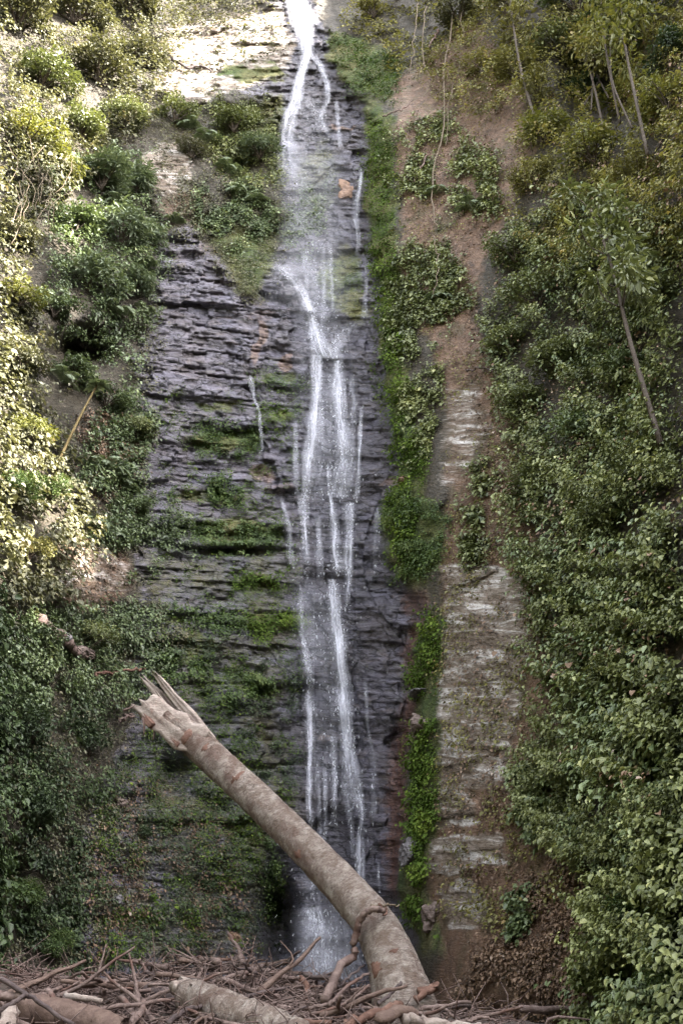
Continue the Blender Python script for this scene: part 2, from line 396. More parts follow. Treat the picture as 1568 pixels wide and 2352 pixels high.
M['pink_rock'] = plain_rock('pinkish_rock', [(0.3, (0.05, 0.035, 0.030)), (0.5, (0.12, 0.085, 0.072)), (0.7, (0.20, 0.155, 0.14))])
M['ground'] = plain_rock('muddy_ground', [(0.3, (0.030, 0.021, 0.018)), (0.5, (0.075, 0.054, 0.045)), (0.7, (0.15, 0.115, 0.10))])

# ------------------------------------------------------------------ terrain: distance of the rock from the viewpoint, then relief
CTRL = []
def ctl(px, *pairs):
    for py, y in pairs: CTRL.append((px, py, y))
ctl(740, (-300, 30.9), (0, 27.9), (300, 25.8), (600, 24.3), (900, 23.1), (1176, 22.2), (1450, 21.5), (1700, 20.9), (2000, 20.3), (2230, 20.0), (2420, 19.8))
ctl(620, (-200, 29.6), (0, 27.6), (250, 25.3), (600, 23.8), (1176, 21.9), (1700, 20.5), (2050, 20.1), (2230, 19.9))
ctl(540, (2230, 18.6), (2000, 19.2), (1500, 20.4))
ctl(450, (-200, 29), (0, 27.2), (150, 25.9), (400, 24.3), (700, 23.2), (1176, 21.6), (1700, 19.6), (2230, 17.8))
ctl(300, (-300, 29), (0, 26.2), (200, 24.3), (500, 22.6), (800, 21.3), (1100, 20), (1500, 18.4), (1900, 17.2), (2230, 16))
ctl(120, (-300, 27), (0, 24), (200, 22), (500, 20), (800, 18.6), (1100, 17.4), (1400, 16), (1800, 14.8), (2230, 13.8))
ctl(0, (-100, 22.5), (200, 20.3), (600, 18), (1000, 16), (1400, 14.3), (1800, 13.3), (2230, 12.5), (2420, 12.2))
ctl(-500, (-500, 18), (600, 12.5), (1400, 10), (2230, 9))
ctl(880, (-300, 29.6), (0, 26.8), (300, 24.8), (700, 23), (1176, 21.5), (1700, 20.2), (2230, 19))
ctl(980, (-100, 26.3), (200, 24.3), (600, 22.4), (1000, 21), (1350, 19.8), (1700, 18.6), (2000, 17.6), (2230, 17))
ctl(1100, (0, 24.2), (300, 22.4), (700, 20.6), (1100, 19), (1500, 17.6), (1900, 16.2), (2230, 15))
ctl(1250, (-300, 25), (0, 22.2), (400, 20), (800, 18.4), (1300, 16.4), (1800, 14.6), (2230, 13))
ctl(1450, (0, 19.6), (400, 17.6), (900, 15.6), (1400, 13.6), (1900, 11.8), (2300, 10.4))
ctl(1568, (-300, 19.5), (0, 17.4), (400, 15.6), (900, 13.8), (1400, 12), (1900, 10.4), (2330, 9.2), (2420, 9.0))
ctl(2100, (-500, 14), (600, 10), (1400, 8.2), (2300, 6.8))
CT = np.array(CTRL, float)

def rbf_fit(P, v, lam=2e-4):
    X = P / 1000.0; n = len(X)
    r2 = ((X[:, None] - X[None]) ** 2).sum(-1)
    K = 0.5 * r2 * np.log(r2 + 1e-12) + lam * np.eye(n)
    A = np.block([[K, np.c_[np.ones(n), X]], [np.c_[np.ones(n), X].T, np.zeros((3, 3))]])
    return np.linalg.solve(A, np.r_[v, 0, 0, 0])
_W = rbf_fit(CT[:, :2], CT[:, 2])
def rbf(px, py):
    sh = np.shape(px); x = np.ravel(px) / 1000.0; y = np.ravel(py) / 1000.0
    out = _W[-3] + _W[-2] * x + _W[-1] * y
    for (cx, cy, _), w in zip(CT, _W[:-3]):
        r2 = (x - cx / 1000) ** 2 + (y - cy / 1000) ** 2
        out = out + w * 0.5 * r2 * np.log(r2 + 1e-12)
    return out.reshape(sh)

XS = np.concatenate([np.arange(-600, -60, 18), np.arange(-60, 1631, 3), np.arange(1640, 2200, 18)]).astype(float)
YS = np.concatenate([np.arange(-700, -60, 18), np.arange(-60, 2431, 3)]).astype(float)
PX, PY = np.meshgrid(XS, YS)
Y0 = rbf(PX, PY)
P0 = at(PX, PY, Y0)
# wobbled picture coordinates give the zones ragged outlines
WX = PX + 46 * (fbm(P0[..., 0] * .8, P0[..., 2] * .8, seed=3) - .5) + 26 * (fbm(P0[..., 0] * 3, P0[..., 2] * 3, seed=4) - .5)
WY = PY + 46 * (fbm(P0[..., 0] * .8, P0[..., 2] * .8, seed=5) - .5) + 26 * (fbm(P0[..., 0] * 3, P0[..., 2] * 3, seed=6) - .5)
def zmask(poly, feather=22): return sstep(-feather, feather, poly_sd(poly, WX, WY))
def zell(cx, cy, rx, ry):
    d = np.sqrt(((WX - cx) / rx) ** 2 + ((WY - cy) / ry) ** 2)
    return 1 - sstep(0.55, 1.25, d)
def union(*a):
    o = a[0]
    for b in a[1:]: o = np.maximum(o, b)
    return o

EDGE = np.array([(-700, 700), (0, 705), (60, 745), (200, 790), (270, 850), (400, 838), (560, 850), (720, 872), (900, 876), (1000, 895), (1080, 925), (1180, 888), (1300, 905), (1400, 975), (1550, 950), (1700, 945), (1900, 950), (2050, 925), (2250, 965), (2430, 980)], float)
edge_x = np.interp(PY, EDGE[:, 0], EDGE[:, 1])
ROCKPOLY = [(640, -200), (700, -60), (760, 90), (790, 200), (850, 270), (838, 420), (850, 560), (872, 720), (880, 900), (925, 1080), (890, 1180), (910, 1310), (985, 1400), (965, 1550), (950, 1700), (960, 1900), (930, 2060), (965, 2300), (650, 2300), (560, 2280), (220, 2270), (180, 2050), (220, 1850), (300, 1640), (330, 1460), (310, 1300), (300, 1180), (330, 980), (300, 860), (340, 700), (370, 540), (440, 520), (500, 600), (540, 680), (610, 700), (600, 600), (660, 540), (650, 300), (560, 210), (520, 180), (600, 120)]
rockz = zmask(ROCKPOLY)
sunpaled_rock = union(zmask([(380, 60), (640, 20), (680, 130), (560, 190), (420, 240), (360, 200)]), zell(390, 390, 60, 60))
rockz = np.maximum(rockz, sunpaled_rock * 0.9)
palez = union(sunpaled_rock * .95, zell(205, 1320, 95, 80) * .45, zmask([(1010, 900), (1100, 860), (1130, 960), (1080, 1080), (1010, 1120)], 40) * .5,  # sun glare painted into the sunlit rock's colour, beside real pale rock
              zmask([(1020, 1310), (1090, 1290), (1190, 1340), (1200, 1480), (1180, 1660), (1130, 1800), (990, 1790), (990, 1620), (1030, 1440)], 30),
              zmask([(985, 1780), (1060, 1800), (1090, 1880), (1000, 1900)], 20), zmask([(985, 1930), (1150, 1920), (1160, 1990), (1000, 2010)], 20), zell(1060, 2090, 60, 70) * .62)
soilz = union(zmask([(900, 180), (1090, 40), (1200, 200), (1230, 420), (1120, 560), (1090, 760), (1180, 960), (1240, 1260), (1290, 1650), (1310, 2050), (1400, 2290), (1000, 2330), (985, 1800), (1010, 1400), (1030, 1000), (1000, 800), (930, 700), (910, 400)], 30),
              zell(280, 1010, 110, 60) * .6, zell(420, 470, 60, 40) * .6, zell(205, 1320, 100, 90), zell(60, 1480, 90, 40) * .55)
edged = WX - np.interp(WY, EDGE[:, 0], EDGE[:, 1])
strip = sstep(-14, 10, edged) * (1 - sstep(38, 80, edged)) * sstep(120, 300, PY) * (1 - sstep(2130, 2250, PY)) * (1 - 0.75 * sstep(1310, 1360, WY) * (1 - sstep(1380, 1440, WY)))
mossz = union(strip, zmask([(880, 1160), (960, 1130), (1040, 1180), (1020, 1300), (930, 1330), (890, 1290)]), zmask([(750, 60), (830, 90), (920, 140), (900, 230), (800, 210), (760, 140)]),
              zmask([(500, 150), (640, 140), (660, 170), (560, 180), (490, 170)], 14), zmask([(560, 240), (650, 210), (640, 340), (580, 320)], 25) * .8,
              zmask([(490, 560), (610, 480), (640, 580), (600, 690), (530, 670)], 25) * .8,
              zell(520, 1012, 105, 34) * .9, zell(500, 930, 60, 14) * .7, zell(640, 955, 45, 16) * .8, zell(640, 875, 60, 18) * .7, zell(490, 1135, 90, 22) * .7, zell(545, 1225, 110, 40) * .85, zell(590, 1345, 70, 26) * .7,
              zell(600, 1430, 110, 26) * .8, zell(440, 1500, 90, 60) * .7, zell(560, 1575, 80, 34) * .75, zell(560, 1650, 90, 20) * .5, zell(450, 1740, 100, 60) * .6, zell(420, 1870, 160, 60) * .6, zell(560, 1960, 70, 120) * .7, zell(350, 2080, 160, 70) * .5,
              zmask([(300, 1180), (690, 1180), (690, 2250), (250, 2250), (280, 1600)], 80) * .47, zmask([(380, 880), (700, 900), (690, 1000), (380, 1000)], 50) * .3, zell(780, 640, 55, 90) * .75, zell(730, 420, 60, 120) * .5, zell(805, 700, 40, 50) * .7)
rustz = union(zell(592, 790, 14, 60), zell(655, 835, 18, 28), zell(600, 1085, 34, 22) * .9, zell(640, 1115, 60, 18) * .5, zell(905, 1112, 34, 10) * .8, zell(600, 730, 40, 20) * .5, zell(430, 510, 50, 22) * .5, zell(790, 292, 40, 6), zell(470, 580, 30, 20) * .4, zell(735, 1690, 22, 14) * .5)
redz = union(zmask([(935, 1420), (985, 1400), (975, 1560), (950, 1700), (955, 1860), (935, 2080), (895, 2060), (890, 1860), (900, 1700), (925, 1560)], 40) * .85, zell(950, 1380, 40, 40) * .6)
wetz = np.clip(np.exp(-((PX - np.interp(PY, [0, 300, 600, 900, 1200, 1600, 2250], [690, 730, 740, 770, 770, 770, 790])) / np.interp(PY, [0, 400, 1000, 2250], [60, 110, 130, 150])) ** 2), 0, 1)
wetz = np.maximum(wetz, 0.30 * rockz)
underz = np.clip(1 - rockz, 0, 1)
# relief ---------------------------------------------------------------
Xw, Zw = P0[..., 0], P0[..., 2]
YAX = np.interp(YS, [-700, -300, 0, 300, 600, 1176, 1700, 2230, 2430], [33, 30.9, 27.9, 25.8, 24.3, 22.2, 20.9, 20, 19.8])[:, None] * np.ones((1, len(XS)))
hs = at(PX, PY, YAX)[..., 2] + 0.06 * Xw + 0.30 * (fbm(Xw * .25, Zw * .25, seed=21) - .5)
_fb = np.floor(Xw / 1.55 + .9 * vnoise(Zw * .16, Xw * .1, seed=24) + .35 * np.sin(Zw * .8))
hs = hs + 0.75 * (_h(_fb, np.floor(Zw * 0), Zw * 0 // 1, 25) - .5) + 0.9 * (vnoise(Xw * .16, Zw * .12, seed=26) - .5)
def layers(h, x, thick, length, seed):
    warp = h / thick + 0.8 * (vnoise(x * .12, h * .2, seed=seed + 3) - .5)
    li = np.floor(warp)
    ci = np.floor(x / length * (0.6 + 0.8 * _h(li, li * 0, li * 0, seed + 1)) + 7 * _h(li, li * 0, li * 0, seed + 2) + 0.25 * vnoise(x * 2, h * 3, seed=seed + 9))
    a = _h(li, li * 0, li * 0, seed)
    b = _h(li, ci, li * 0, seed + 4)
    fr = warp - li
    lip = sstep(0.0, 0.10, fr) * 0.28 + 0.72            # thin shadowed gap under each bed
    return (0.40 * a + 0.60 * b) * lip, b
l1, _ = layers(hs, Xw, 1.05, 1.9, 31)
l2, b2 = layers(hs + .05 * (vnoise(Xw * 2, hs * 2, seed=65) - .5), Xw, 0.27, 0.8, 41)
l3, b3 = layers(hs + .08 * (vnoise(Xw * 3, hs * 3, seed=66) - .5), Xw, 0.10, 0.34, 51)
jag = .6 * (fbm(Xw * 1.2, hs * 2.2, seed=61, octs=5) - .5) + .5 * (fbm(Xw * 2.6, hs * 1.6, seed=63, octs=4) - .5)
rockdisp = 0.55 * (l1 - .4) + 0.22 * (l2 - .4) + 0.12 * (l3 - .4) + 0.85 * jag + .10 * (fbm(Xw * 5, hs * 9, seed=62, octs=3) - .5)
# smoother where the water runs
rockdisp *= 1 - 0.35 * wetz * (PY < 2300) * (wetz > .5)
softdisp = 1.3 * (fbm(Xw * .45, Zw * .35, Y0 * .3, seed=71, octs=3) - .5) + 0.35 * (fbm(Xw * 2.2, Zw * 1.6, seed=72, octs=4) - .5)
pl, _ = layers(Zw - 0.02 * Xw + 0.7 * (fbm(Xw * .5, Zw * .5, seed=81) - .5), Xw, 0.34, 1.6, 83)
earthdisp = 0.45 * (fbm(Xw * .6, Zw * .35, seed=73, octs=3) - .5) + 0.14 * (fbm(Xw * 3, Zw * 2, seed=74, octs=4) - .5)
rockdisp = rockdisp * (1 - .55 * sunpaled_rock)
disp = rockdisp * rockz + softdisp * (1 - rockz) * (1 - np.maximum(palez, soilz)) + (1 - rockz) * (palez * (0.22 * (pl - .4) + .18 * jag) + np.maximum(palez, soilz) * earthdisp)
disp = disp + 0.9 * sstep(-22, 26, edged) * (1 - 0.6 * sstep(60, 260, edged)) * sstep(60, 300, PY)
disp = disp - 1.7 * np.exp(-(np.abs(PX - 640) / 36) ** 3 - (np.abs(PY - 2140) / 120) ** 3) - 1.2 * np.exp(-((PX - 400) / 45) ** 2 - ((PY - 1780) / 50) ** 2)
disp = disp - 3.0 * np.exp(-((PX - 185) / 60) ** 2 - ((PY - 800) / 40) ** 2) - 1.0 * np.exp(-((PX - 560) / 40) ** 2 - ((PY - 385) / 25) ** 2) - 4.5 * np.exp(-(np.abs(PX - 1385) / 80) ** 3 - (np.abs(PY - 165) / 110) ** 3)
disp = disp - 1.0 * np.exp(-((PX - 20) / 40) ** 2 - ((PY - 1990) / 50) ** 2) - 0.8 * np.exp(-((PX - 560) / 90) ** 2 - ((PY - 1268) / 10) ** 2)
YT = Y0 - disp
PT = at(PX, PY, YT)
def blur(a, k):
    for ax in (0, 1):
        c = np.cumsum(np.concatenate([np.repeat(np.take(a, [0], ax), k + 1, ax), a, np.repeat(np.take(a, [-1], ax), k, ax)], ax), ax)
        n = a.shape[ax]
        a = (np.take(c, np.arange(2 * k + 1, 2 * k + 1 + n), ax) - np.take(c, np.arange(n), ax)) / (2 * k + 1)
    return a
YB = blur(YT, 8)
PB = at(PX, PY, YB)
du = np.gradient(PB, axis=1); dv = np.gradient(PB, axis=0)
NT_ = np.cross(du, dv); NT_ /= np.linalg.norm(NT_, axis=-1)[..., None]
NT_ = np.where((NT_ * (CAM - PB)).sum(-1, keepdims=True) < 0, -NT_, NT_)
def _bil(A, px, py):
    ix = np.interp(px, XS, np.arange(len(XS))); iy = np.interp(py, YS, np.arange(len(YS)))
    i0 = np.clip(ix.astype(int), 0, len(XS) - 2); j0 = np.clip(iy.astype(int), 0, len(YS) - 2)
    fx = ix - i0; fy = iy - j0
    if A.ndim == 3: fx = fx[..., None]; fy = fy[..., None]
    return A[j0, i0] * (1 - fx) * (1 - fy) + A[j0, i0 + 1] * fx * (1 - fy) + A[j0 + 1, i0] * (1 - fx) * fy + A[j0 + 1, i0 + 1] * fx * fy
def surf(px, py):
    px = np.asarray(px, float); py = np.asarray(py, float)
    n = _bil(NT_, px, py)
    return _bil(PT, px, py), n / np.linalg.norm(n, axis=-1)[..., None]
def S(px, py):
    p, n = surf(np.array([px]), np.array([py])); return p[0], n[0]

ny, nx = PX.shape
idx = np.arange(ny * nx).reshape(ny, nx)
quads = np.stack([idx[:-1, :-1], idx[1:, :-1], idx[1:, 1:], idx[:-1, 1:]], -1)
qcx = 0.25 * (PX[:-1, :-1] + PX[1:, :-1] + PX[1:, 1:] + PX[:-1, 1:]); qcy = 0.25 * (PY[:-1, :-1] + PY[1:, :-1] + PY[1:, 1:] + PY[:-1, 1:])
LEFTB = np.array([(-700, 620), (0, 600), (200, 480), (500, 370), (700, 340), (950, 330), (1200, 300), (1500, 300), (1700, 250), (2000, 180), (2430, 150)], float)
right = qcx > np.interp(qcy, EDGE[:, 0], EDGE[:, 1]) + 6
left = qcx < np.interp(qcy, LEFTB[:, 0], LEFTB[:, 1])
ATT = dict(bed=hs, moss=mossz, soil=soilz, pale=palez, rust=rustz, redrock=redz, wet=wetz, under=underz)
def terrain_piece(name, sel, label, cat):
    q = quads[sel]
    used, inv = np.unique(q.ravel(), return_inverse=True)
    me = mesh_np(name, PT.reshape(-1, 3)[used], inv.reshape(-1, 4), {k: v.ravel()[used] for k, v in ATT.items()})
    return tag(link(name, me, M['cliff']), label, cat, kind='structure')
terrain_piece('cliff', ~right & ~left, 'dark layered wet slate cliff behind the waterfall', 'cliff')
terrain_piece('hillside', left, 'steep overgrown slope beside the cliff, sunlit near its top', 'hillside')
terrain_piece('hillside', right, 'steep shaded bank of brown earth and pale rock beside the falls', 'hillside')

# ------------------------------------------------------------------ ground
def gz(x, y):
    x = np.asarray(x, float); y = np.asarray(y, float)
    base = 0.35 + 0.25 * (fbm(x * .4, y * .4, seed=91) - .5)
    heap = 0.62 * np.exp(-((y - 10.6) / 2.6) ** 2) * (0.75 + 0.25 * np.exp(-((x + 1.2) / 2.2) ** 2))
    heap = heap + 0.42 * np.exp(-((y - 11.8) / 0.9) ** 2 - ((x + 1.6) / 1.3) ** 2)
    side = 1.4 * sstep(2.4, 5.5, np.abs(x - 0.2)) * sstep(6, 11, y)
    return base + heap + side * .6 + 0.12 * (fbm(x * 2.2, y * 2.2, seed=92) - .5)
gx = np.concatenate([np.arange(-160, -12, 8.), np.arange(-12, 12, .12), np.arange(12, 161, 8.)])
gy = np.concatenate([np.arange(-220, -4, 8.), np.arange(-4, 24, .12), np.arange(24, 60, 4.)])
GX, GY = np.meshgrid(gx, gy)
gi = np.arange(GX.size).reshape(GX.shape)
tag(link('ground', mesh_np('ground', np.stack([GX, GY, gz(GX, GY)], -1), np.stack([gi[:-1, :-1], gi[:-1, 1:], gi[1:, 1:], gi[1:, :-1]], -1).reshape(-1, 4)), M['ground']), 'dark muddy stream bed under the driftwood', 'ground', kind='structure')

# ------------------------------------------------------------------ leaves
def rand_unit(n):
    v = RNG.normal(size=(n, 3)); return v / np.linalg.norm(v, axis=1)[:, None]
def norm(v): return v / (np.linalg.norm(v, axis=-1, keepdims=True) + 1e-9)
def leaf_arrays(pos, tip, nrm, length, width, tint, fold=0.22, curl=0.15):
    """folded six-point leaves, two quads each"""
    n = len(pos); tip = norm(tip); side = norm(np.cross(nrm, tip)); up = np.cross(tip, side)
    L = np.asarray(length)[:, None] * np.ones((n, 1)); Wd = np.asarray(width)[:, None] * np.ones((n, 1))
    p0 = pos
    l1_ = pos + tip * L * .28 + side * Wd * .5 + up * Wd * fold
    l2_ = pos + tip * L * .68 + side * Wd * .40 + up * (Wd * fold - L * curl * .4)
    p3 = pos + tip * L - up * L * curl
    r2_ = pos + tip * L * .68 - side * Wd * .40 + up * (Wd * fold - L * curl * .4)
    r1_ = pos + tip * L * .28 - side * Wd * .5 + up * Wd * fold
    v = np.stack([p0, l1_, l2_, p3, r2_, r1_], 1).reshape(-1, 3)
    b = np.arange(n)[:, None] * 6
    q = np.concatenate([b + np.array([[0, 1, 2, 3]]), b + np.array([[0, 3, 4, 5]])], 0)
    return v, q, np.repeat(tint, 6)

def scatter_points(poly, n, clump=0.35, cs=1.2, seed=0, feather=26):
    poly = np.asarray(poly, float); lo, hi = poly.min(0) - 24, poly.max(0) + 24
    out = np.zeros((0, 2))
    for _ in range(40):
        c = lo + RNG.random((n * 2, 2)) * (hi - lo)
        wx = c[:, 0] + 60 * (fbm(c[:, 0] / 50, c[:, 1] / 50, seed=seed + 1) - .5); wy = c[:, 1] + 60 * (fbm(c[:, 0] / 50, c[:, 1] / 50, seed=seed + 2) - .5)
        sd = poly_sd(poly, wx, wy)
        keep = sd > feather * (.55 * RNG.random(len(c)) - RNG.random(len(c)) ** 2.5)
        cl = fbm(c[:, 0] / 70 * cs, c[:, 1] / 70 * cs, seed=seed + 5, octs=3)
        keep &= cl > clump + 0.12 * (RNG.random(len(c)) - .5)
        out = np.concatenate([out, c[keep]])
        if len(out) >= n: break
    return out[:n]

def ivy_mesh(name, poly, n, size, thick=0.35, clump=0.4, seed=0, droop=0.8, aspect=0.72, cs=1.2, bulge=0.0, rnd=0.45):
    c = scatter_points(poly, n, clump, cs, seed)
    c = c[~((np.hypot((c[:, 0] - 1385) / 80, (c[:, 1] - 165) / 110) < 1 + .3 * (RNG.random(len(c)) - .5)) | (np.hypot((c[:, 0] - 175) / 55, (c[:, 1] - 800) / 36) < 1 + .3 * (RNG.random(len(c)) - .5)))]
    c = c[~((np.hypot((c[:, 0] - 205) / 70, (c[:, 1] - 1320) / 75) < 1 + .5 * (RNG.random(len(c)) - .5)) & (RNG.random(len(c)) < .85))]
    p, nn = surf(c[:, 0], c[:, 1]); m = len(c)
    cl = fbm(c[:, 0] / 38 * cs, c[:, 1] / 30 * cs, seed=seed + 8, octs=2)
    off = (0.03 + thick * (RNG.random(m) ** 0.7) * (0.25 + 1.6 * np.clip(cl - .3, 0, 1)) + bulge * np.clip(cl - .35, 0, 1))
    p = p + nn * off[:, None] + RNG.normal(size=(m, 3)) * 0.03
    up = np.array([0, 0, 1.0])
    fac = norm(nn + 0.75 * up + rnd * RNG.normal(size=(m, 3)))
    tip = norm(-up * droop + 0.45 * nn + (rnd + .1) * RNG.normal(size=(m, 3)))
    tip = norm(tip - fac * (tip * fac).sum(-1, keepdims=True))
    L = size * np.exp(0.28 * RNG.normal(size=m))
    tint = np.clip(0.43 + 0.13 * RNG.normal(size=m) + 0.9 * (cl - .5), 0, 1)
    v, q, t = leaf_arrays(p, tip, fac, L, L * aspect, tint)
    return v, q, t

def patch(name, mat, specs, label, cat, group=None, kind=None):
    vs, qs, ts, n = [], [], [], 0
    for sp in specs:
        v, q, t = ivy_mesh(name, **sp); vs.append(v); qs.append(q + n); ts.append(t); n += len(v)
    o = link(name, mesh_np(name, np.concatenate(vs), np.concatenate(qs), {'tint': np.concatenate(ts)}), M[mat])
    return tag(o, label, cat, group, kind)

R1 = [(1150, 560), (1300, 470), (1568, 500), (1590, 2000), (1400, 1780), (1290, 1650), (1260, 1450), (1200, 1300), (1170, 1000), (1120, 800)]
patch('ivy', 'ivy', [dict(poly=[(1605, 500), (2080, 500), (2080, 2430), (1605, 2430)], n=34000, size=.062, thick=.5, clump=.36, seed=103, bulge=.6), dict(poly=R1, n=60000, size=.072, thick=.55, clump=.44, seed=101, bulge=.6), dict(poly=[(1260, 1640), (1400, 1740), (1590, 1700), (1590, 2400), (1300, 2400), (1400, 2200), (1380, 2000), (1260, 1950), (1230, 1800)], n=34000, size=.050, thick=.4, clump=.44, seed=111, bulge=.5)],
      'broad grey-green ivy curtain hanging down the shaded bank', 'ivy', kind='stuff')
patch('ivy', 'dark', [dict(poly=R1, n=9000, size=.085, thick=.75, clump=.50, seed=105, bulge=.7, aspect=.5), dict(poly=[(1280, 1700), (1590, 1700), (1590, 2400), (1340, 2400), (1400, 2100)], n=5500, size=.058, thick=.45, clump=.5, seed=115, aspect=.5, bulge=.4)], 'darker long-leaved climber mixed through the ivy curtain', 'climber', kind='stuff')
patch('dead_leaves', 'litter', [dict(poly=R1, n=2200, size=.07, thick=.5, clump=.47, seed=107, bulge=.6), dict(poly=[(940, 190), (1080, 40), (1180, -60), (1630, -60), (1630, 620), (1300, 640), (1190, 560), (1180, 330), (1060, 270)], n=5000, size=.07, thick=.4, clump=.44, seed=108, bulge=.5)], 'withered brown leaves hanging in the ivy and scrub', 'dead leaves', kind='stuff')
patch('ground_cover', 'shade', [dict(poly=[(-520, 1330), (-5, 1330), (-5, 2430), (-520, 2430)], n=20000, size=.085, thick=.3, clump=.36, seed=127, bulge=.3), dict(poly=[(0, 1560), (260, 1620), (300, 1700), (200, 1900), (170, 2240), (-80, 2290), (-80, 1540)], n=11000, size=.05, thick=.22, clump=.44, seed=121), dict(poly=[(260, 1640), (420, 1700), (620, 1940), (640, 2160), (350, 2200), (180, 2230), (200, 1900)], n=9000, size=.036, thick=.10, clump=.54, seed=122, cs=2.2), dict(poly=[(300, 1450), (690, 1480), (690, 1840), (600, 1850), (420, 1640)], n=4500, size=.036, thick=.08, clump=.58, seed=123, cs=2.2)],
      'tiny-leaved creeper over the dim cliff foot, shade painted into its green', 'ground cover', kind='stuff')
patch('ground_cover', 'dark', [dict(poly=[(0, 1380), (260, 1390), (420, 1440), (430, 1520), (330, 1600), (180, 1640), (-80, 1650), (-80, 1370)], n=16000, size=.055, thick=.25, clump=.42, seed=131),
                               dict(poly=[(110, 380), (330, 340), (380, 560), (360, 720), (290, 880), (130, 800), (90, 560)], n=13000, size=.075, thick=.35, clump=.36, seed=141, bulge=.4),
                               dict(poly=[(280, 880), (350, 930), (330, 1130), (430, 1200), (430, 1270), (300, 1330), (150, 1180), (200, 980)], n=10000, size=.065, thick=.25, clump=.40, seed=151)],
      'green small-leaved creeping plants over the shaded slope beside the slate', 'ground cover', kind='stuff')
patch('undergrowth', 'pale', [dict(poly=[(-520, -300), (-5, -300), (-5, 1350), (-520, 1350)], n=24000, size=.12, thick=.5, clump=.34, seed=163, bulge=.6), dict(poly=[(0, -60), (640, -60), (640, 20), (440, 60), (380, 220), (300, 330), (180, 420), (0, 560)], n=26000, size=.10, thick=.5, clump=.34, seed=161, bulge=.6),
                              dict(poly=[(0, 500), (100, 540), (90, 800), (140, 1000), (200, 1180), (240, 1300), (120, 1380), (0, 1400)], n=8000, size=.095, thick=.35, clump=.36, seed=171, bulge=.4),
                              dict(poly=[(380, 20), (640, 20), (660, 130), (500, 160), (400, 210)], n=900, size=.12, thick=.15, clump=.48, seed=181)],
      'pale leafy undergrowth covering the sunny slope beside the top of the falls', 'undergrowth', kind='stuff')
patch('scrub', 'olive', [dict(poly=[(1600, -300), (2080, -300), (2080, 560), (1600, 560)], n=9000, size=.11, thick=.5, clump=.38, seed=193, bulge=.6), dict(poly=[(940, 190), (1080, 40), (1180, -60), (1630, -60), (1630, 620), (1300, 640), (1190, 560), (1180, 330), (1060, 270)], n=38000, size=.075, thick=.5, clump=.39, seed=191, bulge=.6),
                         dict(poly=[(700, -60), (1180, -60), (1060, 90), (920, 190), (860, 100), (760, 60)], n=4000, size=.11, thick=.25, clump=.42, seed=201)],
      'tangled olive green scrub across the top of the shaded bank', 'scrub', kind='stuff')
# moss: tiny tufts on the buttress edge, ledges and seepage
MS = []
ex = lambda y: float(np.interp(y, EDGE[:, 0], EDGE[:, 1]))
strip_poly = [(ex(y) + 2, y) for y in range(260, 1320, 60)] + [(ex(y) + 56, y) for y in range(1310, 240, -60)]
MS.append(dict(poly=strip_poly, n=9000, size=.06, thick=.14, clump=.30, seed=211, aspect=.8))
strip2 = [(ex(y) + 4, y) for y in range(1400, 2150, 50)] + [(ex(y) + 46, y) for y in range(2140, 1390, -50)]
MS.append(dict(poly=strip2, n=5000, size=.055, thick=.12, clump=.36, seed=221, aspect=.8))
MS.append(dict(poly=[(330, 1380), (690, 1330), (690, 1840), (600, 1860), (640, 2180), (300, 2210), (200, 2230), (210, 1880), (300, 1680)], n=15000, size=.030, thick=.07, clump=.53, seed=231, aspect=.8, cs=1.8))
MS.append(dict(poly=[(370, 900), (690, 860), (690, 1330), (340, 1330)], n=5000, size=.034, thick=.05, clump=.56, seed=233, aspect=.8, cs=2.4))
patch('moss', 'moss', MS, 'bright green moss on the edge of the bank beside the wet slate', 'moss', kind='stuff')
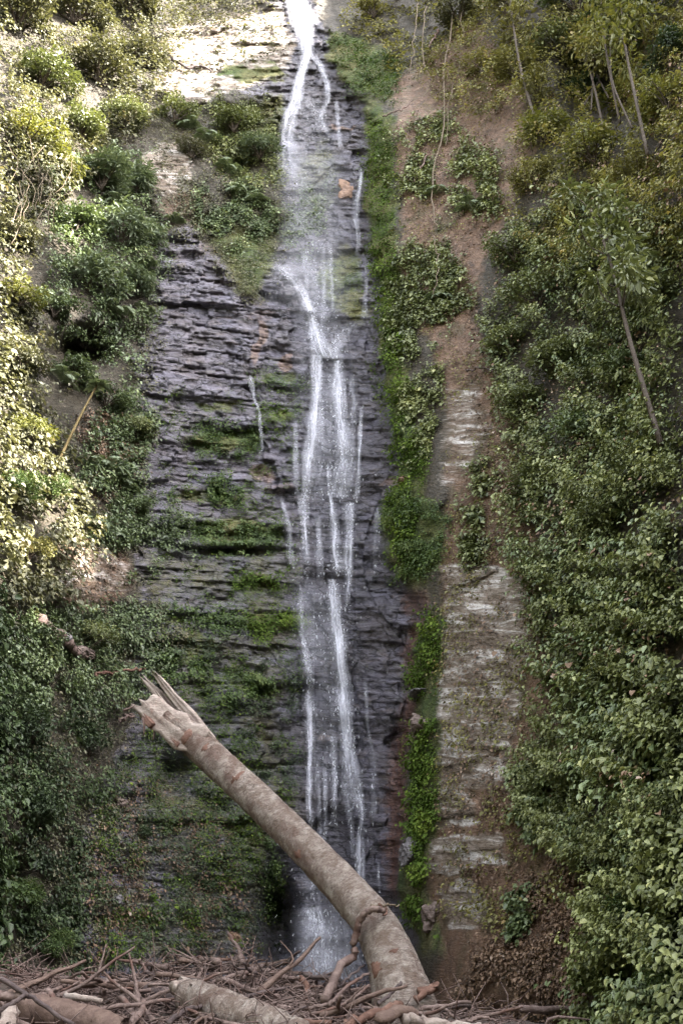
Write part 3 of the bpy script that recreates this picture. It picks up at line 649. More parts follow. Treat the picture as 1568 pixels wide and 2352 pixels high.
# individual ledge plants and ivy patches: each a thing
PATCHES = [
 ('ledge_plant', 'bright', [(890, 1160), (960, 1140), (1030, 1190), (1010, 1310), (920, 1330), (895, 1280)], 4200, .075, .25, 'big bright green mossy cushion on the bank edge below the rusty ledge', 'ledge plant'),
 ('ledge_plant', 'bright', [(420, 985), (520, 970), (600, 1000), (580, 1050), (450, 1045)], 1500, .075, .2, 'wide green plant mat on the slate ledge beside the thin side trickle', 'ledge plant'),
 ('ledge_plant', 'bright', [(400, 1115), (500, 1110), (570, 1125), (560, 1165), (470, 1160), (400, 1140)], 1000, .09, .25, 'bright green leafy plant just below the rust-stained slate', 'ledge plant'),
 ('ledge_plant', 'bright', [(430, 1205), (560, 1195), (640, 1215), (630, 1268), (500, 1270), (430, 1260)], 1900, .08, .25, 'large green mat overhanging the long dark crack in the slate', 'ledge plant'),
 ('ledge_plant', 'moss', [(540, 1325), (640, 1330), (640, 1365), (550, 1365)], 500, .07, .15, 'small flat moss mat below the long dark crack', 'ledge plant'),
 ('ledge_plant', 'bright', [(390, 1390), (480, 1400), (560, 1425), (540, 1460), (430, 1440)], 900, .085, .25, 'dark leafy ledge plant hanging left of the twin lower streams', 'ledge plant'),
 ('ledge_plant', 'moss', [(550, 1415), (690, 1410), (690, 1450), (600, 1470), (550, 1450)], 900, .07, .15, 'moss mat reaching the edge of the twin lower streams', 'ledge plant'),
 ('ledge_plant', 'bright', [(370, 1480), (480, 1490), (470, 1560), (380, 1560)], 900, .075, .18, 'patch of fresh green growth just above the splintered trunk tip', 'ledge plant'),
 ('ledge_plant', 'bright', [(500, 1560), (610, 1555), (620, 1600), (520, 1620)], 900, .08, .2, 'leafy green tuft on the slate beside the splintered trunk tip', 'ledge plant'),
 ('ledge_plant', 'moss', [(600, 935), (680, 930), (680, 965), (610, 970)], 450, .065, .14, 'small moss pad between the side trickle and the main fall', 'ledge plant'),
 ('ledge_plant', 'bright', [(585, 860), (640, 855), (700, 875), (690, 900), (600, 895)], 500, .07, .2, 'small green tuft under the orange streak on the slate', 'ledge plant'),
 ('ledge_plant', 'bright', [(590, 1930), (625, 1940), (640, 2090), (600, 2100)], 900, .075, .2, 'fresh green plants hanging under the trunk beside the dark hollow', 'ledge plant'),
 ('ivy_patch', 'ivy', [(905, 600), (1000, 520), (1060, 570), (1080, 700), (1000, 800), (930, 850), (895, 740)], 4200, .115, .3, 'dense ivy patch on the bank edge beside the middle of the fall', 'ivy patch'),
 ('ivy_patch', 'ivy', [(900, 310), (1000, 260), (1040, 300), (1000, 420), (930, 470), (880, 400)], 1900, .12, .3, 'ivy patch beside the upper fall, level with the orange boulder', 'ivy patch'),
 ('ivy_patch', 'ivy', [(1050, 320), (1150, 340), (1145, 480), (1060, 500), (1030, 420)], 1700, .125, .35, 'round ivy clump on bare brown earth under the hanging vines', 'ivy patch'),
 ('ivy_patch', 'ivy', [(1060, 1150), (1105, 1160), (1115, 1300), (1075, 1310)], 650, .12, .3, 'narrow ivy tuft hanging over the top of the pale rock face', 'ivy patch'),
 ('ivy_patch', 'ivy', [(1090, 1070), (1150, 1070), (1140, 1130), (1090, 1130)], 380, .10, .2, 'small ivy tuft on bare brown earth above the pale rock face', 'ivy patch'),
 ('ivy_patch', 'ivy', [(930, 880), (1010, 850), (1000, 1050), (950, 1060)], 1700, .10, .22, 'ivy patch just above the rusty ledge on the bank edge', 'ivy patch'),
 ('ivy_patch', 'dark', [(1200, 1790), (1290, 1750), (1300, 1860), (1250, 1930), (1200, 1880)], 1000, .12, .35, 'dark ivy clump on the earth beside the lowest pale rock', 'ivy patch'),
 ('ivy_patch', 'dark', [(1185, 2060), (1225, 2050), (1225, 2150), (1195, 2150)], 350, .11, .2, 'small dark ivy tuft low on the earth bank', 'ivy patch'),
 ('ivy_patch', 'ivy', [(490, 230), (600, 220), (640, 300), (650, 420), (560, 440), (480, 360)], 3200, .10, .3, 'leafy creeper mat beside the upper fall, below the sunlit rock', 'creeper'),
 ('ivy_patch', 'fern', [(650, 430), (760, 420), (740, 560), (690, 600), (640, 560)], 1800, .08, .12, 'pale green creeper growing in the spray behind the upper fall', 'creeper'),
 ('ivy_patch', 'dark', [(470, 430), (600, 420), (650, 480), (620, 560), (520, 580), (450, 500)], 3200, .095, .28, 'green creeper mat above the misty ledge of the fall', 'creeper'),
 ('ivy_patch', 'bright', [(770, 90), (880, 110), (920, 160), (890, 230), (800, 200)], 1700, .10, .2, 'mossy green plants beside the narrow top of the fall', 'creeper'),
]
for i, (nm, mt, poly, n, size, th, lab, cat) in enumerate(PATCHES):
    patch(nm, mt, [dict(poly=poly, n=int(n * (1.5 if nm == 'ledge_plant' else 1.9)), size=size * (.62 if nm == 'ledge_plant' else .72), thick=th * .8, clump=.42, seed=300 + 10 * i, cs=2.0)], lab, cat, group='plants on the slate ledges' if nm == 'ledge_plant' else 'creeper patches on the rock and earth')
patch('low_plants', 'olive', [dict(poly=[(900, 190), (1090, 40), (1200, 200), (1230, 420), (1120, 560), (1090, 760), (1180, 960), (1240, 1260), (1290, 1650), (1300, 2050), (1200, 2150), (1000, 2100), (1020, 1900), (1000, 1780), (1010, 1400), (1030, 1000), (980, 850), (930, 700), (890, 400)], n=9000, size=.05, thick=.08, clump=.50, seed=411, cs=1.6)],
      'sparse low olive plants dotted over the bare brown earth', 'low plants', kind='stuff')
patch('low_plants', 'pale', [dict(poly=[(330, 300), (480, 420), (480, 540), (380, 640), (360, 900), (330, 1150), (290, 1300), (420, 1450), (380, 1560), (200, 1560), (140, 1200), (300, 880)], n=9000, size=.055, thick=.1, clump=.44, seed=421, cs=1.6), dict(poly=[(400, 200), (560, 210), (660, 250), (660, 560), (600, 700), (520, 670), (470, 560), (380, 540), (400, 420), (340, 300)], n=11000, size=.06, thick=.12, clump=.36, seed=423, cs=1.6), dict(poly=[(-80, 1400), (200, 1450), (320, 1640), (200, 2250), (-80, 2280)], n=6000, size=.045, thick=.12, clump=.46, seed=424, cs=1.8), dict(poly=[(100, 1600), (480, 1760), (620, 2000), (560, 2180), (150, 2240)], n=2500, size=.036, thick=.08, clump=.52, seed=422, cs=1.8)],
      'dry straw-coloured low plants along the edge of the slate', 'low plants', kind='stuff')
# dead leaves
patch('leaf_litter', 'litter', [dict(poly=[(1090, 2180), (1250, 2150), (1380, 2200), (1330, 2352), (1050, 2352)], n=4200, size=.048, thick=.05, clump=.42, seed=231, droop=.3),
                                dict(poly=[(1230, 1900), (1330, 1880), (1390, 2100), (1280, 2200), (1210, 2100)], n=2400, size=.045, thick=.05, clump=.46, seed=241, droop=.3),
                                dict(poly=[(150, 1780), (300, 1760), (520, 1900), (600, 2200), (180, 2230)], n=4500, size=.04, thick=.05, clump=.45, seed=251),
                                dict(poly=[(170, 960), (330, 900), (320, 1080), (260, 1180), (180, 1120)], n=1500, size=.065, thick=.06, clump=.42, seed=261),
                                dict(poly=[(130, 1250), (260, 1280), (250, 1400), (150, 1360)], n=900, size=.08, thick=.08, clump=.36, seed=271),
                                dict(poly=[(960, 200), (1100, 100), (1200, 400), (1110, 560), (1150, 900), (1230, 1260), (1150, 1320), (1080, 1000), (1040, 800), (940, 500)], n=2600, size=.06, thick=.05, clump=.42, seed=281),
                                dict(poly=[(1010, 1300), (1250, 1400), (1290, 1900), (1200, 2100), (1000, 2000)], n=1600, size=.055, thick=.04, clump=.45, seed=291)],
      'brown fallen leaves caught on the earth banks', 'dead leaves', kind='stuff')

# ------------------------------------------------------------------ shrubs, ferns, trees
def shrub_meshes(seed, n, size, aspect, flat=0.8):
    rg = np.random.default_rng(seed)
    k = 15
    cc = rg.normal(size=(k, 3)); cc = cc / np.linalg.norm(cc, axis=1)[:, None] * (0.35 + 0.5 * rg.random((k, 1)))
    cc[:, 2] = np.abs(cc[:, 2]) * flat + 0.15
    ci = rg.integers(0, k, n)
    d = rg.normal(size=(n, 3)); d /= np.linalg.norm(d, axis=1)[:, None]
    p = cc[ci] + d * (0.34 * rg.random((n, 1)) ** .4)
    out_ = norm(p - np.array([0, 0, .1]))
    fac = norm(0.6 * out_ + np.array([0, 0, .8]) + .7 * rg.normal(size=(n, 3)))
    tip = norm(out_ + np.array([0, 0, -.45]) + .6 * rg.normal(size=(n, 3)))
    tip = norm(tip - fac * (tip * fac).sum(-1, keepdims=True))
    L = size * np.exp(.3 * rg.normal(size=n))
    tint = np.clip(.42 + .13 * rg.normal(size=n) + .4 * (rg.random(k)[ci] - .5) , 0, 1)
    v, q, t = leaf_arrays(p, tip, fac, L, L * aspect, tint)
    fo = mesh_np('foliage', v, q, {'tint': t})
    tb = Tubes()
    for c in cc:
        tb.add(spline([(0, 0, -.3), c * np.array([.4, .4, .35]) + rg.normal(size=3) * .05, c * np.array([.95, .95, .95])], 6), np.linspace(.035, .012, 6), 5)
    v = np.concatenate(tb.v)
    st = mesh_np('stem', v, np.concatenate(tb.q), {'along': np.concatenate(tb.u)}, smooth=True)
    return fo, st

SHRUB_KINDS = {}
def shrub_proto(kind, variant):
    key = (kind, variant)
    if key not in SHRUB_KINDS:
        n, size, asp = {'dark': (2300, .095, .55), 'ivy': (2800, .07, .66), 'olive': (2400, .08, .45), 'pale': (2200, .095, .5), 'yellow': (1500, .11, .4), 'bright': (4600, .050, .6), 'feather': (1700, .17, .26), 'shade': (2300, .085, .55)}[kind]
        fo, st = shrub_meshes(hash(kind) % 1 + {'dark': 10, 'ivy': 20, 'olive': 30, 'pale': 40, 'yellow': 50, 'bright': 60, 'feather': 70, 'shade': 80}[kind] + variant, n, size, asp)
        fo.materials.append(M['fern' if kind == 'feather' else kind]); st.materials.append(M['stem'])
        SHRUB_KINDS[key] = (fo, st)
    return SHRUB_KINDS[key]
def shrub(px, py, rpx, kind, label, group, name='shrub', squash=1.0, cat='shrub'):
    p, n = S(px, py)
    r = rpx / F * (p[1] / ray(px, py)[1])
    o = empty(name, tuple(p + n * r * 0.15), random.uniform(0, 6.28))
    fo, st = shrub_proto(kind, random.randrange(3))
    for nm, me in (('foliage', fo), ('stem', st)):
        c = bpy.data.objects.new(nm, me); COL.objects.link(c); c.parent = o
    o.scale = (r * 1.05, r * 1.05, r * random.uniform(.85, 1.15) * squash)
    return tag(o, label, cat, group)

COLOUR = {'dark': 'dark green', 'ivy': 'grey-green', 'olive': 'olive', 'pale': 'pale green', 'yellow': 'yellow-green', 'bright': 'bright green'}
GSUN, GSH, GLOW, GTOP = 'shrubs on the sunny slope', 'bushes on the ivy bank', 'low plants at the cliff foot', 'scrub bushes above the ivy bank'
SHRUBS = [
 # px, py, r, kind, label, group
 (40, 60, 95, 'pale', 'pale bush at the very top corner of the sunny slope', GSUN),
 (170, 50, 85, 'pale', 'pale bush high on the sunny slope, second from the top corner', GSUN),
 (300, 30, 75, 'pale', 'pale bush on the skyline edge beside the bare sunlit rock', GSUN),
 (90, 200, 90, 'ivy', 'dull green bush amid pale ones high on the sunny slope', GSUN),
 (230, 190, 90, 'pale', 'broad pale bush facing the bare sunlit rock', GSUN),
 (330, 150, 60, 'pale', 'bush touching the edge of the bare sunlit rock', GSUN),
 (60, 340, 85, 'yellow', 'yellow-leaved bush glowing at the outer edge of the sunny slope', GSUN),
 (180, 320, 75, 'ivy', 'dusty green bush above the dark fern hollow', GSUN),
 (280, 290, 60, 'ivy', 'small dusty bush just below the bare sunlit rock', GSUN),
 (130, 400, 60, 'yellow', 'small yellow bush shining above dead pink twigs', GSUN),
 (230, 430, 75, 'fernshrub', 'feathery bush in shade just below the sunlit scrub', GSUN),
 (310, 440, 60, 'fernshrub', 'feathery bush beside the small sunlit gap in the slope', GSUN),
 (170, 540, 70, 'dark', 'dark bush between dead pink twigs and the slate', GSUN),
 (270, 560, 75, 'fernshrub', 'feathery grey-green bush leaning toward the slate cliff', GSUN),
 (340, 560, 45, 'fernshrub', 'small bush at the top corner of the slate face', GSUN),
 (200, 660, 80, 'fernshrub', 'large grey-green bush overhanging the black hollow', GSUN),
 (300, 670, 50, 'fernshrub', 'bush at the slate edge beside the overhanging grey-green one', GSUN),
 (120, 720, 60, 'dark', 'dark bush at the rim of the black hollow', GSUN),
 (30, 560, 60, 'pale', 'sunny bush with pale leaves at the picture edge below the pink twigs', GSUN),
 (30, 700, 70, 'yellow', 'sunlit glossy bush with big yellow-green leaves beside the black hollow', GSUN),
 (40, 850, 65, 'pale', 'sunlit bush below the glossy yellow-green one', GSUN),
 (60, 1010, 60, 'yellow', 'sunlit bush beside the leaning yellow-stemmed sapling', GSUN),
 (30, 1150, 70, 'bright', 'bright green sunlit bush under the sapling', GSUN),
 (110, 1150, 60, 'bright', 'fresh green sunlit bush above the glowing dry patch', GSUN),
 (60, 1280, 60, 'olive', 'olive bush beside the glowing dry patch', GSUN),
 (160, 880, 55, 'dark', 'dark bush above the sapling tip', GSUN),
 (240, 930, 50, 'dark', 'shaded bush between the sapling and the slate', GSUN),
 (310, 1000, 45, 'ivy', 'small grey-green bush on the slope edge level with the widest ledge mat', GSUN),
 (300, 1180, 50, 'dark', 'dark bush below the pale arching fern', GSUN),
 (400, 280, 55, 'ivy', 'grey-green bush under the bare sunlit rock', GSUN),
 (440, 360, 45, 'pale', 'pale bush beside the sunlit gap in the slope', GSUN),
 (540, 300, 60, 'ivy', 'leafy bush on the creeper mat near the upper fall', GSUN),
 (600, 360, 50, 'fernshrub', 'feathery bush at the edge of the upper fall', GSUN),
 (80, 1470, 60, 'dark', 'dark bush on the slope just below the glowing dry patch', GLOW),
 (200, 1480, 60, 'ivy', 'shaded bush below the glowing dry patch, nearer the slate', GLOW),
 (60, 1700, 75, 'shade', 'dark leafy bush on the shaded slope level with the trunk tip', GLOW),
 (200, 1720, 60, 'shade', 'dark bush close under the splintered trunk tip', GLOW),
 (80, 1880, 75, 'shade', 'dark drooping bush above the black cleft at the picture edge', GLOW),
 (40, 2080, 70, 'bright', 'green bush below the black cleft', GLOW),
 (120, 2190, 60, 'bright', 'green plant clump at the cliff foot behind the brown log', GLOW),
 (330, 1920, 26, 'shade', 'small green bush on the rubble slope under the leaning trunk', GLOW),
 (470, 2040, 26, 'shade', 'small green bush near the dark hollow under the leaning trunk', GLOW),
 (1190, 590, 70, 'ivy', 'bush at the upper corner of the ivy curtain beside bare earth', GSH),
 (1240, 700, 80, 'ivy', 'large grey-green bush bulging from the upper ivy curtain', GSH),
 (1370, 650, 80, 'ivy', 'grey-green bush in the upper ivy curtain under the yellow-green tree', GSH),
 (1510, 720, 80, 'ivy', 'bush in the ivy curtain beside the thin brown tree trunk', GSH),
 (1180, 800, 60, 'ivy', 'bush at the ivy curtain edge level with the twin streams', GSH),
 (1300, 850, 80, 'ivy', 'bush in the middle of the upper ivy curtain', GSH),
 (1450, 880, 80, 'dark', 'darker bush in the ivy curtain behind the thin brown trunk', GSH),
 (1210, 950, 65, 'ivy', 'bush at the ivy curtain edge beside the rosy bare earth', GSH),
 (1350, 1030, 85, 'dark', 'dark bush around the shadowed gap in the ivy curtain', GSH),
 (1510, 1080, 80, 'ivy', 'bush in the ivy curtain at the picture edge under the thin brown trunk', GSH),
 (1250, 1130, 75, 'ivy', 'bush below the shadowed gap in the ivy curtain', GSH),
 (1400, 1220, 85, 'ivy', 'broad bush in the middle of the ivy curtain', GSH),
 (1280, 1310, 70, 'ivy', 'bush at the ivy curtain edge above the pale rock face', GSH),
 (1500, 1370, 90, 'ivy', 'large leafy bush at the picture edge below mid curtain', GSH),
 (1330, 1480, 75, 'ivy', 'bush at the curtain edge level with the pale rock face', GSH),
 (1450, 1560, 85, 'ivy', 'bush in the lower half of the ivy curtain', GSH),
 (1340, 1650, 70, 'ivy', 'bush at the lower curtain edge beside the brown bank', GSH),
 (1520, 1720, 95, 'ivy', 'big bush low in the ivy curtain at the picture edge', GSH),
 (1400, 1790, 80, 'dark', 'dark bush above the litter-strewn bank', GSH),
 (1430, 1980, 85, 'ivy', 'bush hanging over the litter-strewn bank', GSH),
 (1540, 1930, 90, 'ivy', 'bush at the picture edge above the nearest big bush', GSH),
 (1500, 2130, 100, 'bright', 'large leafy bush low on the near bank', GSH),
 (1420, 2270, 95, 'bright', 'nearest big bush at the lower corner, paler and leafier', GSH),
 (1560, 2300, 110, 'bright', 'closest bush filling the bottom corner of the bank', GSH),
 (1230, 430, 60, 'olive', 'olive bush at the edge of bare earth below the vines', GTOP),
 (1260, 320, 70, 'yellow', 'yellow-green bush under the dark stem thicket', GTOP),
 (1370, 370, 80, 'yellow', 'large yellow-green bush at the foot of the dark stem thicket', GTOP),
 (1480, 430, 80, 'olive', 'olive bush among dead twigs on the upper bank', GTOP),
 (1330, 500, 75, 'olive', 'olive bush just above the ivy curtain', GTOP),
 (1540, 560, 75, 'olive', 'olive bush at the picture edge just above the ivy curtain', GTOP),
 (1190, 180, 70, 'olive', 'olive bush behind the longest hanging vine', GTOP),
 (1280, 120, 70, 'ivy', 'grey-green bush beside the dark stem thicket', GTOP),
 (1170, 40, 70, 'olive', 'olive bush at the top edge above the hanging vines', GTOP),
 (1320, 20, 75, 'dark', 'dark bush at the top edge above the stem thicket', GTOP),
 (1060, 50, 60, 'pale', 'dusty bush at the top edge nearest the fall', GTOP),
 (1500, 60, 80, 'dark', 'dark bush in the top corner of the shaded bank', GTOP),
 (1440, 250, 70, 'yellow', 'yellow-green bush lit by the sky inside the stem thicket', GTOP),
 (1540, 250, 80, 'yellow', 'yellow-green bush at the picture edge under the top corner', GTOP),
 (1460, 130, 75, 'olive', 'olive bush hiding the tops of the bare stems', GTOP),
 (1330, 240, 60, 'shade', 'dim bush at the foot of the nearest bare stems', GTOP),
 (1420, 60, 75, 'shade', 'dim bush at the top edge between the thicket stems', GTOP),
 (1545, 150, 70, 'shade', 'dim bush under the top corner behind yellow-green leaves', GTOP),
 (1230, 240, 65, 'olive', 'olive bush between the leaning tree and the stem thicket', GTOP),
 (1110, 170, 50, 'olive', 'small olive bush on bare earth beside the longest vine', GTOP),
 (860, 40, 50, 'olive', 'small dusty bush right beside the top of the fall', GTOP),
]
for px, py, r, kd, lab, gr in SHRUBS:
    shrub(px, py, r, 'feather' if kd == 'fernshrub' else kd, lab, gr)

# ferns --------------------------------------------------------------
def frond_mesh(seed):
    rg = np.random.default_rng(seed)
    n = 22; t = np.linspace(0, 1, n)
    mid = np.stack([t * .95, .06 * np.sin(t * 3 + seed), .42 * np.sin(t * 2.4) - .30 * t ** 2], -1)
    tang = norm(np.gradient(mid, axis=0)); side = norm(np.cross(np.array([0, 0, 1.0]), tang)); up = np.cross(tang, side)
    ln = .30 * np.sin(np.clip(t * 1.02 + .06, 0, 1) * math.pi) ** .7 + .03
    pos, tip, nr, L = [], [], [], []
    for s_ in (-1, 1):
        for i in range(1, n):
            pos.append(mid[i]); tip.append(side[i] * s_ + tang[i] * .45 - np.array([0, 0, .22])); nr.append(up[i]); L.append(ln[i])
    L = np.array(L)
    tint = np.clip(.5 + .15 * rg.normal(size=len(L)), 0, 1)
    v, q, tt = leaf_arrays(np.array(pos), norm(np.array(tip)), np.array(nr), L, L * .0 + .045, tint, .1, .15)
    tb = Tubes().add(mid, np.linspace(.014, .004, n), 4)
    return mesh_np('frond', np.concatenate([v] + tb.v), np.concatenate([q] + [a + len(v) for a in tb.q]), {'tint': np.concatenate([tt, np.full(tb.n, .2)])})
FRONDS = [frond_mesh(s) for s in range(4)]
for m_ in FRONDS: m_.materials.append(M['fern'])
def fern(px, py, rpx, label, nf=8):
    p, n = S(px, py); r = rpx / F * (p[1] / ray(px, py)[1])
    out_ang = math.atan2(n[1], n[0])
    o = empty('fern', tuple(p + n * .12 * r)); o.scale = (r, r, r)
    for i in range(nf):
        c = bpy.data.objects.new('frond', FRONDS[random.randrange(4)]); COL.objects.link(c); c.parent = o
        a = out_ang + (i - (nf - 1) / 2) / nf * 4.4 + random.uniform(-.15, .15)
        c.rotation_euler = (random.uniform(-.25, .25), random.uniform(-.25, .5), a); sc = random.uniform(.75, 1.1); c.scale = (sc, sc, sc)
    return tag(o, label, 'fern', 'ferns growing out of the slope and cliff')
for f_ in [
 (140, 880, 55, 'large fern with long fronds in the black hollow'), (190, 860, 42, 'smaller fern beside the long-fronded one in the black hollow'), (240, 1085, 62, 'pale sunlit arching fern on the bare slope edge'),
 (200, 1070, 48, 'fern behind the pale sunlit arching one'), (280, 1120, 48, 'fern at the slate edge just below the pale arching one'), (220, 1210, 46, 'shaded fern above the glowing dry patch'), (265, 1235, 40, 'small fern at the slate edge level with the overhanging mat'),
 (200, 520, 55, 'grey-green fern between two dark bushes below the scrub'), (270, 480, 50, 'fern beneath the dark bush near the sunlit gap'), (330, 620, 42, 'fern hanging over the top of the slate face'), (260, 720, 55, 'broad fern hanging above the black hollow'), (320, 720, 40, 'small fern at the slate edge above the hollow'),
 (520, 400, 50, 'fern with broad fronds above the creeper mat'), (540, 450, 45, 'fern in the middle of the creeper mat'), (480, 330, 46, 'fern just below the shaded bushes near the sunlit rock'), (590, 470, 40, 'small fern close to the spray'), (400, 515, 36, 'little fern on the bare gully below the sunlit gap'), (430, 300, 44, 'sunlit fern under the bare bright rock'),
 (1085, 480, 46, 'drooping fern at the bottom of the round ivy clump'), (1000, 450, 40, 'drooping fern beside the pale dead branch'), (1100, 1200, 36, 'small fern in the narrow ivy tuft'), (330, 990, 38, 'fern on the slope edge by the widest ledge mat'), (90, 1900, 50, 'dark fern drooping above the black cleft'), (1010, 690, 40, 'fern inside the dense ivy patch beside the fall'),
]: fern(*f_)

# sapling with rosette ------------------------------------------------
def tube_thing(name, pts, r0, r1, mat, label, cat, group=None, n=14, sides=7, rough=.2, jitter=0.0, seed=0):
    pts = spline(pts, n)
    if jitter: pts = pts + np.random.default_rng(seed).normal(size=pts.shape) * jitter
    o = Tubes().add(pts - pts[0], np.linspace(r0, r1, n), sides, rough, seed=seed).build(name, M[mat])
    o.location = tuple(pts[0])
    return tag(o, label, cat, group)
def onsurf(px, py, off):
    p, n = S(px, py); return p + n * off
def leaf_rosette(center, n, size, aspect, seed, spread=1.0, updown=-.2):
    rg = np.random.default_rng(seed)
    a = rg.random(n) * 6.28
    d = np.stack([np.cos(a), np.sin(a), updown + .5 * rg.random(n)], -1)
    nr = norm(np.array([0, 0, 1.0]) + .35 * rg.normal(size=(n, 3)))
    L = size * (0.7 + .6 * rg.random(n))
    return leaf_arrays(np.repeat(np.asarray(center)[None], n, 0) + .02 * rg.normal(size=(n, 3)), norm(d), nr, L, L * aspect, np.clip(.6 + .2 * rg.normal(size=n), 0, 1), .12, .3)
b0 = onsurf(118, 1090, .05); t0 = onsurf(150, 930, 1.0)
sp = empty('sapling', tuple(b0))
Tubes().add(spline([(0, 0, 0), (t0 - b0) * .5 + np.array([.05, -.12, .05]), t0 - b0], 10), np.linspace(.038, .022, 10), 7).build('stem', M['yellowstem'], sp)
v, q, t = leaf_rosette(t0 - b0, 40, .30, .32, 5); link('leaves', mesh_np('leaves', v, q, {'tint': t}), M['fern'], sp)
tag(sp, 'leaning sapling with bare yellow stem and a leafy top', 'sapling')

def tree(name, base, top, r0, kind, crown_r, ncl, label, group, size=.16, lean=0.2, seed=0, crown_from=.35):
    rg = np.random.default_rng(seed)
    base = np.asarray(base, float); vec = np.asarray(top, float) - base
    o = empty(name, tuple(base))
    mids = spline([(0, 0, -.3), vec * .35 + rg.normal(size=3) * lean * .4, vec * .7 + rg.normal(size=3) * lean * .4, vec], 14)
    tb = Tubes().add(mids, np.linspace(r0, r0 * .3, 14), 8, .15)
    P_, T_, N_, L_, C_ = [], [], [], [], []
    for i in range(ncl):
        s = crown_from + (1 - crown_from) * rg.random()
        b = mids[int(s * 13)]; d = rg.normal(size=3); d[1] -= .35; d = d / np.linalg.norm(d); e = b + d * crown_r * (.4 + .6 * rg.random()) + np.array([0, 0, .15])
        tb.add(spline([b, (b + e) / 2 + rg.normal(size=3) * .08, e], 6), np.linspace(r0 * .3, .008, 6), 5)
        m = 60
        dd = rg.normal(size=(m, 3)); dd /= np.linalg.norm(dd, axis=1)[:, None]
        P_.append(e + dd * crown_r * .34 * rg.random((m, 1)) ** .5); T_.append(norm(dd + np.array([0, 0, -.5]) + .4 * rg.normal(size=(m, 3)))); N_.append(norm(np.array([0, 0, 1]) + .6 * rg.normal(size=(m, 3))))
        L_.append(size * np.exp(.25 * rg.normal(size=m))); C_.append(np.clip(.5 + .2 * rg.normal(size=m) + .3 * (rg.random() - .5), 0, 1))
    tb.build('trunk', M['stem'], o)
    L = np.concatenate(L_)
    v, q, t = leaf_arrays(np.concatenate(P_), np.concatenate(T_), np.concatenate(N_), L, L * .42, np.concatenate(C_))
    link('crown', mesh_np('crown', v, q, {'tint': t}), M[kind], o)
    return tag(o, label, 'tree', group)
GT = 'slender trees on the shaded bank'
for i, (bx, by, tx, ty, off, r0, kd, cr, ncl, lab) in enumerate([
 (1395, 330, 1335, 40, .9, .045, 'olive', 1.1, 22, 'slender tree with a bare stem at the dark end of the thicket'),
 (1440, 300, 1400, -40, 1.0, .04, 'yellow', 1.1, 20, 'thin tree with yellow-green leaves in the middle of the thicket'),
 (1530, 360, 1490, 20, 1.2, .05, 'yellow', 1.2, 30, 'tree with bright yellow-green leaves near the top corner'),
 (1570, 1010, 1470, 560, 1.0, .055, 'ivy', .9, 20, 'tree with a long leaning brown trunk in front of the ivy curtain'),
 (1250, 330, 1160, -30, .5, .06, 'olive', .9, 18, 'leaning tree rising from bare earth toward the top edge'),
]):
    b = onsurf(bx, by, off * .5); tp = onsurf(tx, ty, off + .5)
    tree('slender_tree', b, tp, r0, kd, cr, ncl, lab, GT, seed=900 + i, crown_from=.5)
for i, (bx, by, tx, ty, lab) in enumerate([(1340, 300, 1325, 60, 'thin bare stem nearest the fall in the dark thicket'), (1365, 310, 1385, 60, 'thin bare stem crossing the middle of the dark thicket'), (1410, 280, 1440, 30, 'thin bare stem leaning outward in the dark thicket'), (1500, 330, 1475, 100, 'pale bare stem behind the bright yellow-green tree')]):
    tube_thing('bare_stem', [onsurf(bx, by, .7), onsurf((bx + tx) / 2 + 6, (by + ty) / 2, 1.1), onsurf(tx, ty, 1.0)], .028, .018, 'stem', lab, 'stem', 'bare stems in the dark thicket')

